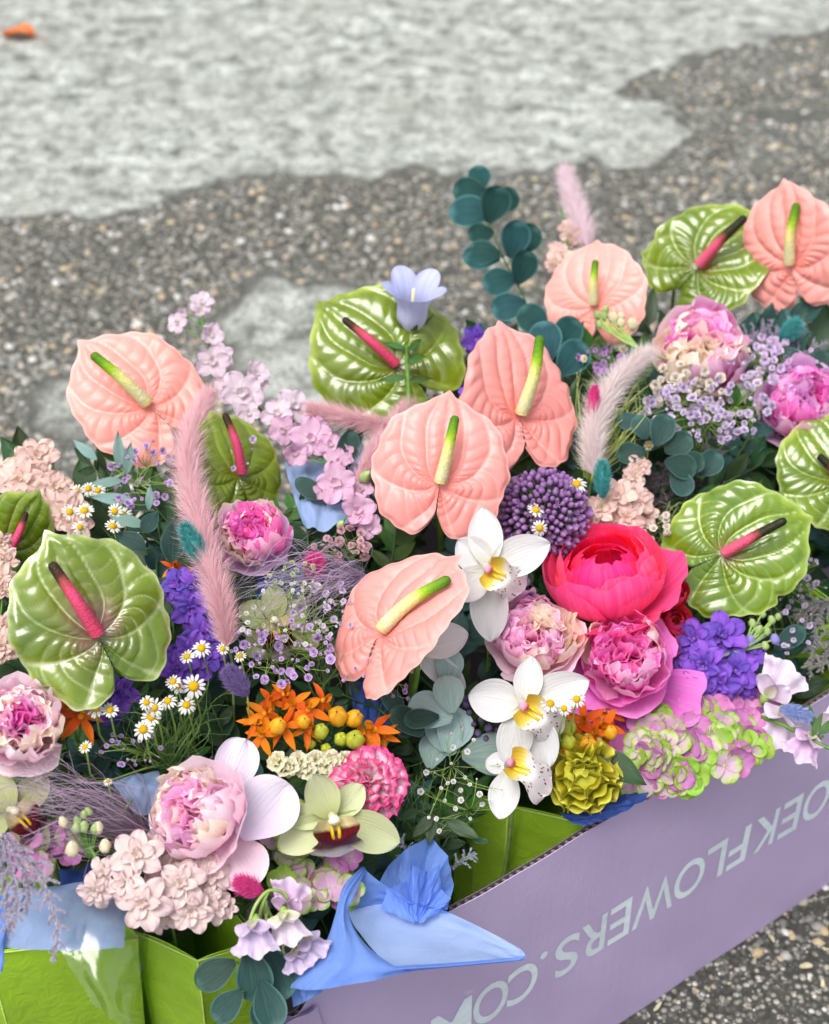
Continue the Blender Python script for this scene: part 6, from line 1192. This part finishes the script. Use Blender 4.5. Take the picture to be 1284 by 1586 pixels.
# ------------------------------------------------------------------ leafy filling between the flowers
MARKS = {'the coral peony': (938, 880), 'the magenta peony': (968, 1025), 'the cream-hearted pale peony': (828, 990), 'the plume-side pink peony': (390, 828), 'the blush peony': (308, 1262), 'the frame-edge pale peony': (40, 1120), 'the soft upper peony': (1085, 548), 'the violet pink peony': (1240, 625), 'the bronze-veined anthurium': (145, 950), 'the olive anthurium': (605, 530), 'the round lime anthurium': (1130, 850), 'the centre salmon anthurium': (680, 730), 'the folded salmon anthurium': (635, 975), 'the lone salmon anthurium': (213, 610), 'the orange milkweed': (470, 1115), 'the green orchid': (515, 1262), 'the hydrangea': (1085, 1145), 'the allium': (842, 795), 'the mustard celosia': (902, 1200), 'the blush stock': (262, 1365), 'the carnation': (575, 1208), 'the upper white orchid': (757, 880), 'the blue tissue cone': (640, 1450), 'the violet stock': (1110, 1020), 'the tall pink plume': (315, 790), 'the peach stock': (60, 750), 'the sweet peas': (440, 1420)}
USED = {}
def where(x, y):
    nm = min(MARKS, key=lambda k: math.hypot(MARKS[k][0] - x, MARKS[k][1] - y)); mx_, my_ = MARKS[nm]; dx, dy = x - mx_, y - my_
    d = ('right of' if dx > 0 else 'left of') if abs(dx) > abs(dy) else ('below' if dy > 0 else 'above')
    return d + ' ' + nm
FLOWERS = np.array([(-140, 740), (0, 720), (70, 730), (140, 760), (230, 720), (330, 690), (430, 730), (520, 770), (560, 670), (640, 620), (740, 545), (850, 530), (920, 500), (1010, 490), (1180, 500), (1290, 520), (1400, 540), (1400, 980), (1284, 1050), (1170, 1110), (1040, 1180), (950, 1235), (850, 1240), (760, 1260), (690, 1350), (560, 1420), (430, 1440), (330, 1430), (160, 1380), (0, 1360), (-140, 1340)], float)
g2 = random.Random(21); jobs = []; deep = []
yy = 510
while yy < 1440:
    xx = -130 + g2.uniform(0, 30)
    while xx < 1400:
        x, y = xx + g2.uniform(-22, 22), yy + g2.uniform(-22, 22)
        if poly_sd(np.array([x]), np.array([y]), FLOWERS)[0] > 12: jobs.append((x, y))
        if poly_sd(np.array([x]), np.array([y]), FLOWERS)[0] > 25 and len(jobs) % 3 == 0: deep.append((x + 20, y + 20))
        xx += 74
    yy += 58
for k, (x, y) in enumerate(jobs):
    w = where(x, y); n = USED.get(w, 0); USED[w] = n + 1
    kind = g2.choice(('dark', 'dark', 'mid', 'blue')); mt = {'dark': LEAFD, 'mid': LEAFM, 'blue': LEAFB}[kind]; word = {'dark': 'dark green', 'mid': 'mid green', 'blue': 'blue-green'}[kind]
    auto_sprig('%s leafy sprig under the blossoms %s%s' % (word, w, '' if n == 0 else ', the %s one' % ORD_[n]), (x, y), g2.uniform(20, 160), g2.uniform(-.05, -.016), g2.uniform(80, 130), 9, mt, g2.uniform(44, 70), W=.44 if kind != 'blue' else .6, seed=k)
for k, (x, y) in enumerate(deep):
    w = where(x, y); n = USED.get('deep ' + w, 0); USED['deep ' + w] = n + 1
    auto_sprig('shaded broad-leaved sprig deep in the bouquet %s%s' % (w, '' if n == 0 else ', the %s one' % ORD_[n]), (x, y), g2.uniform(20, 160), g2.uniform(-.11, -.08), g2.uniform(120, 160), 9, LEAFD, g2.uniform(80, 110), W=.55, seed=500 + k, group='leafy fillers deep in the bouquets')
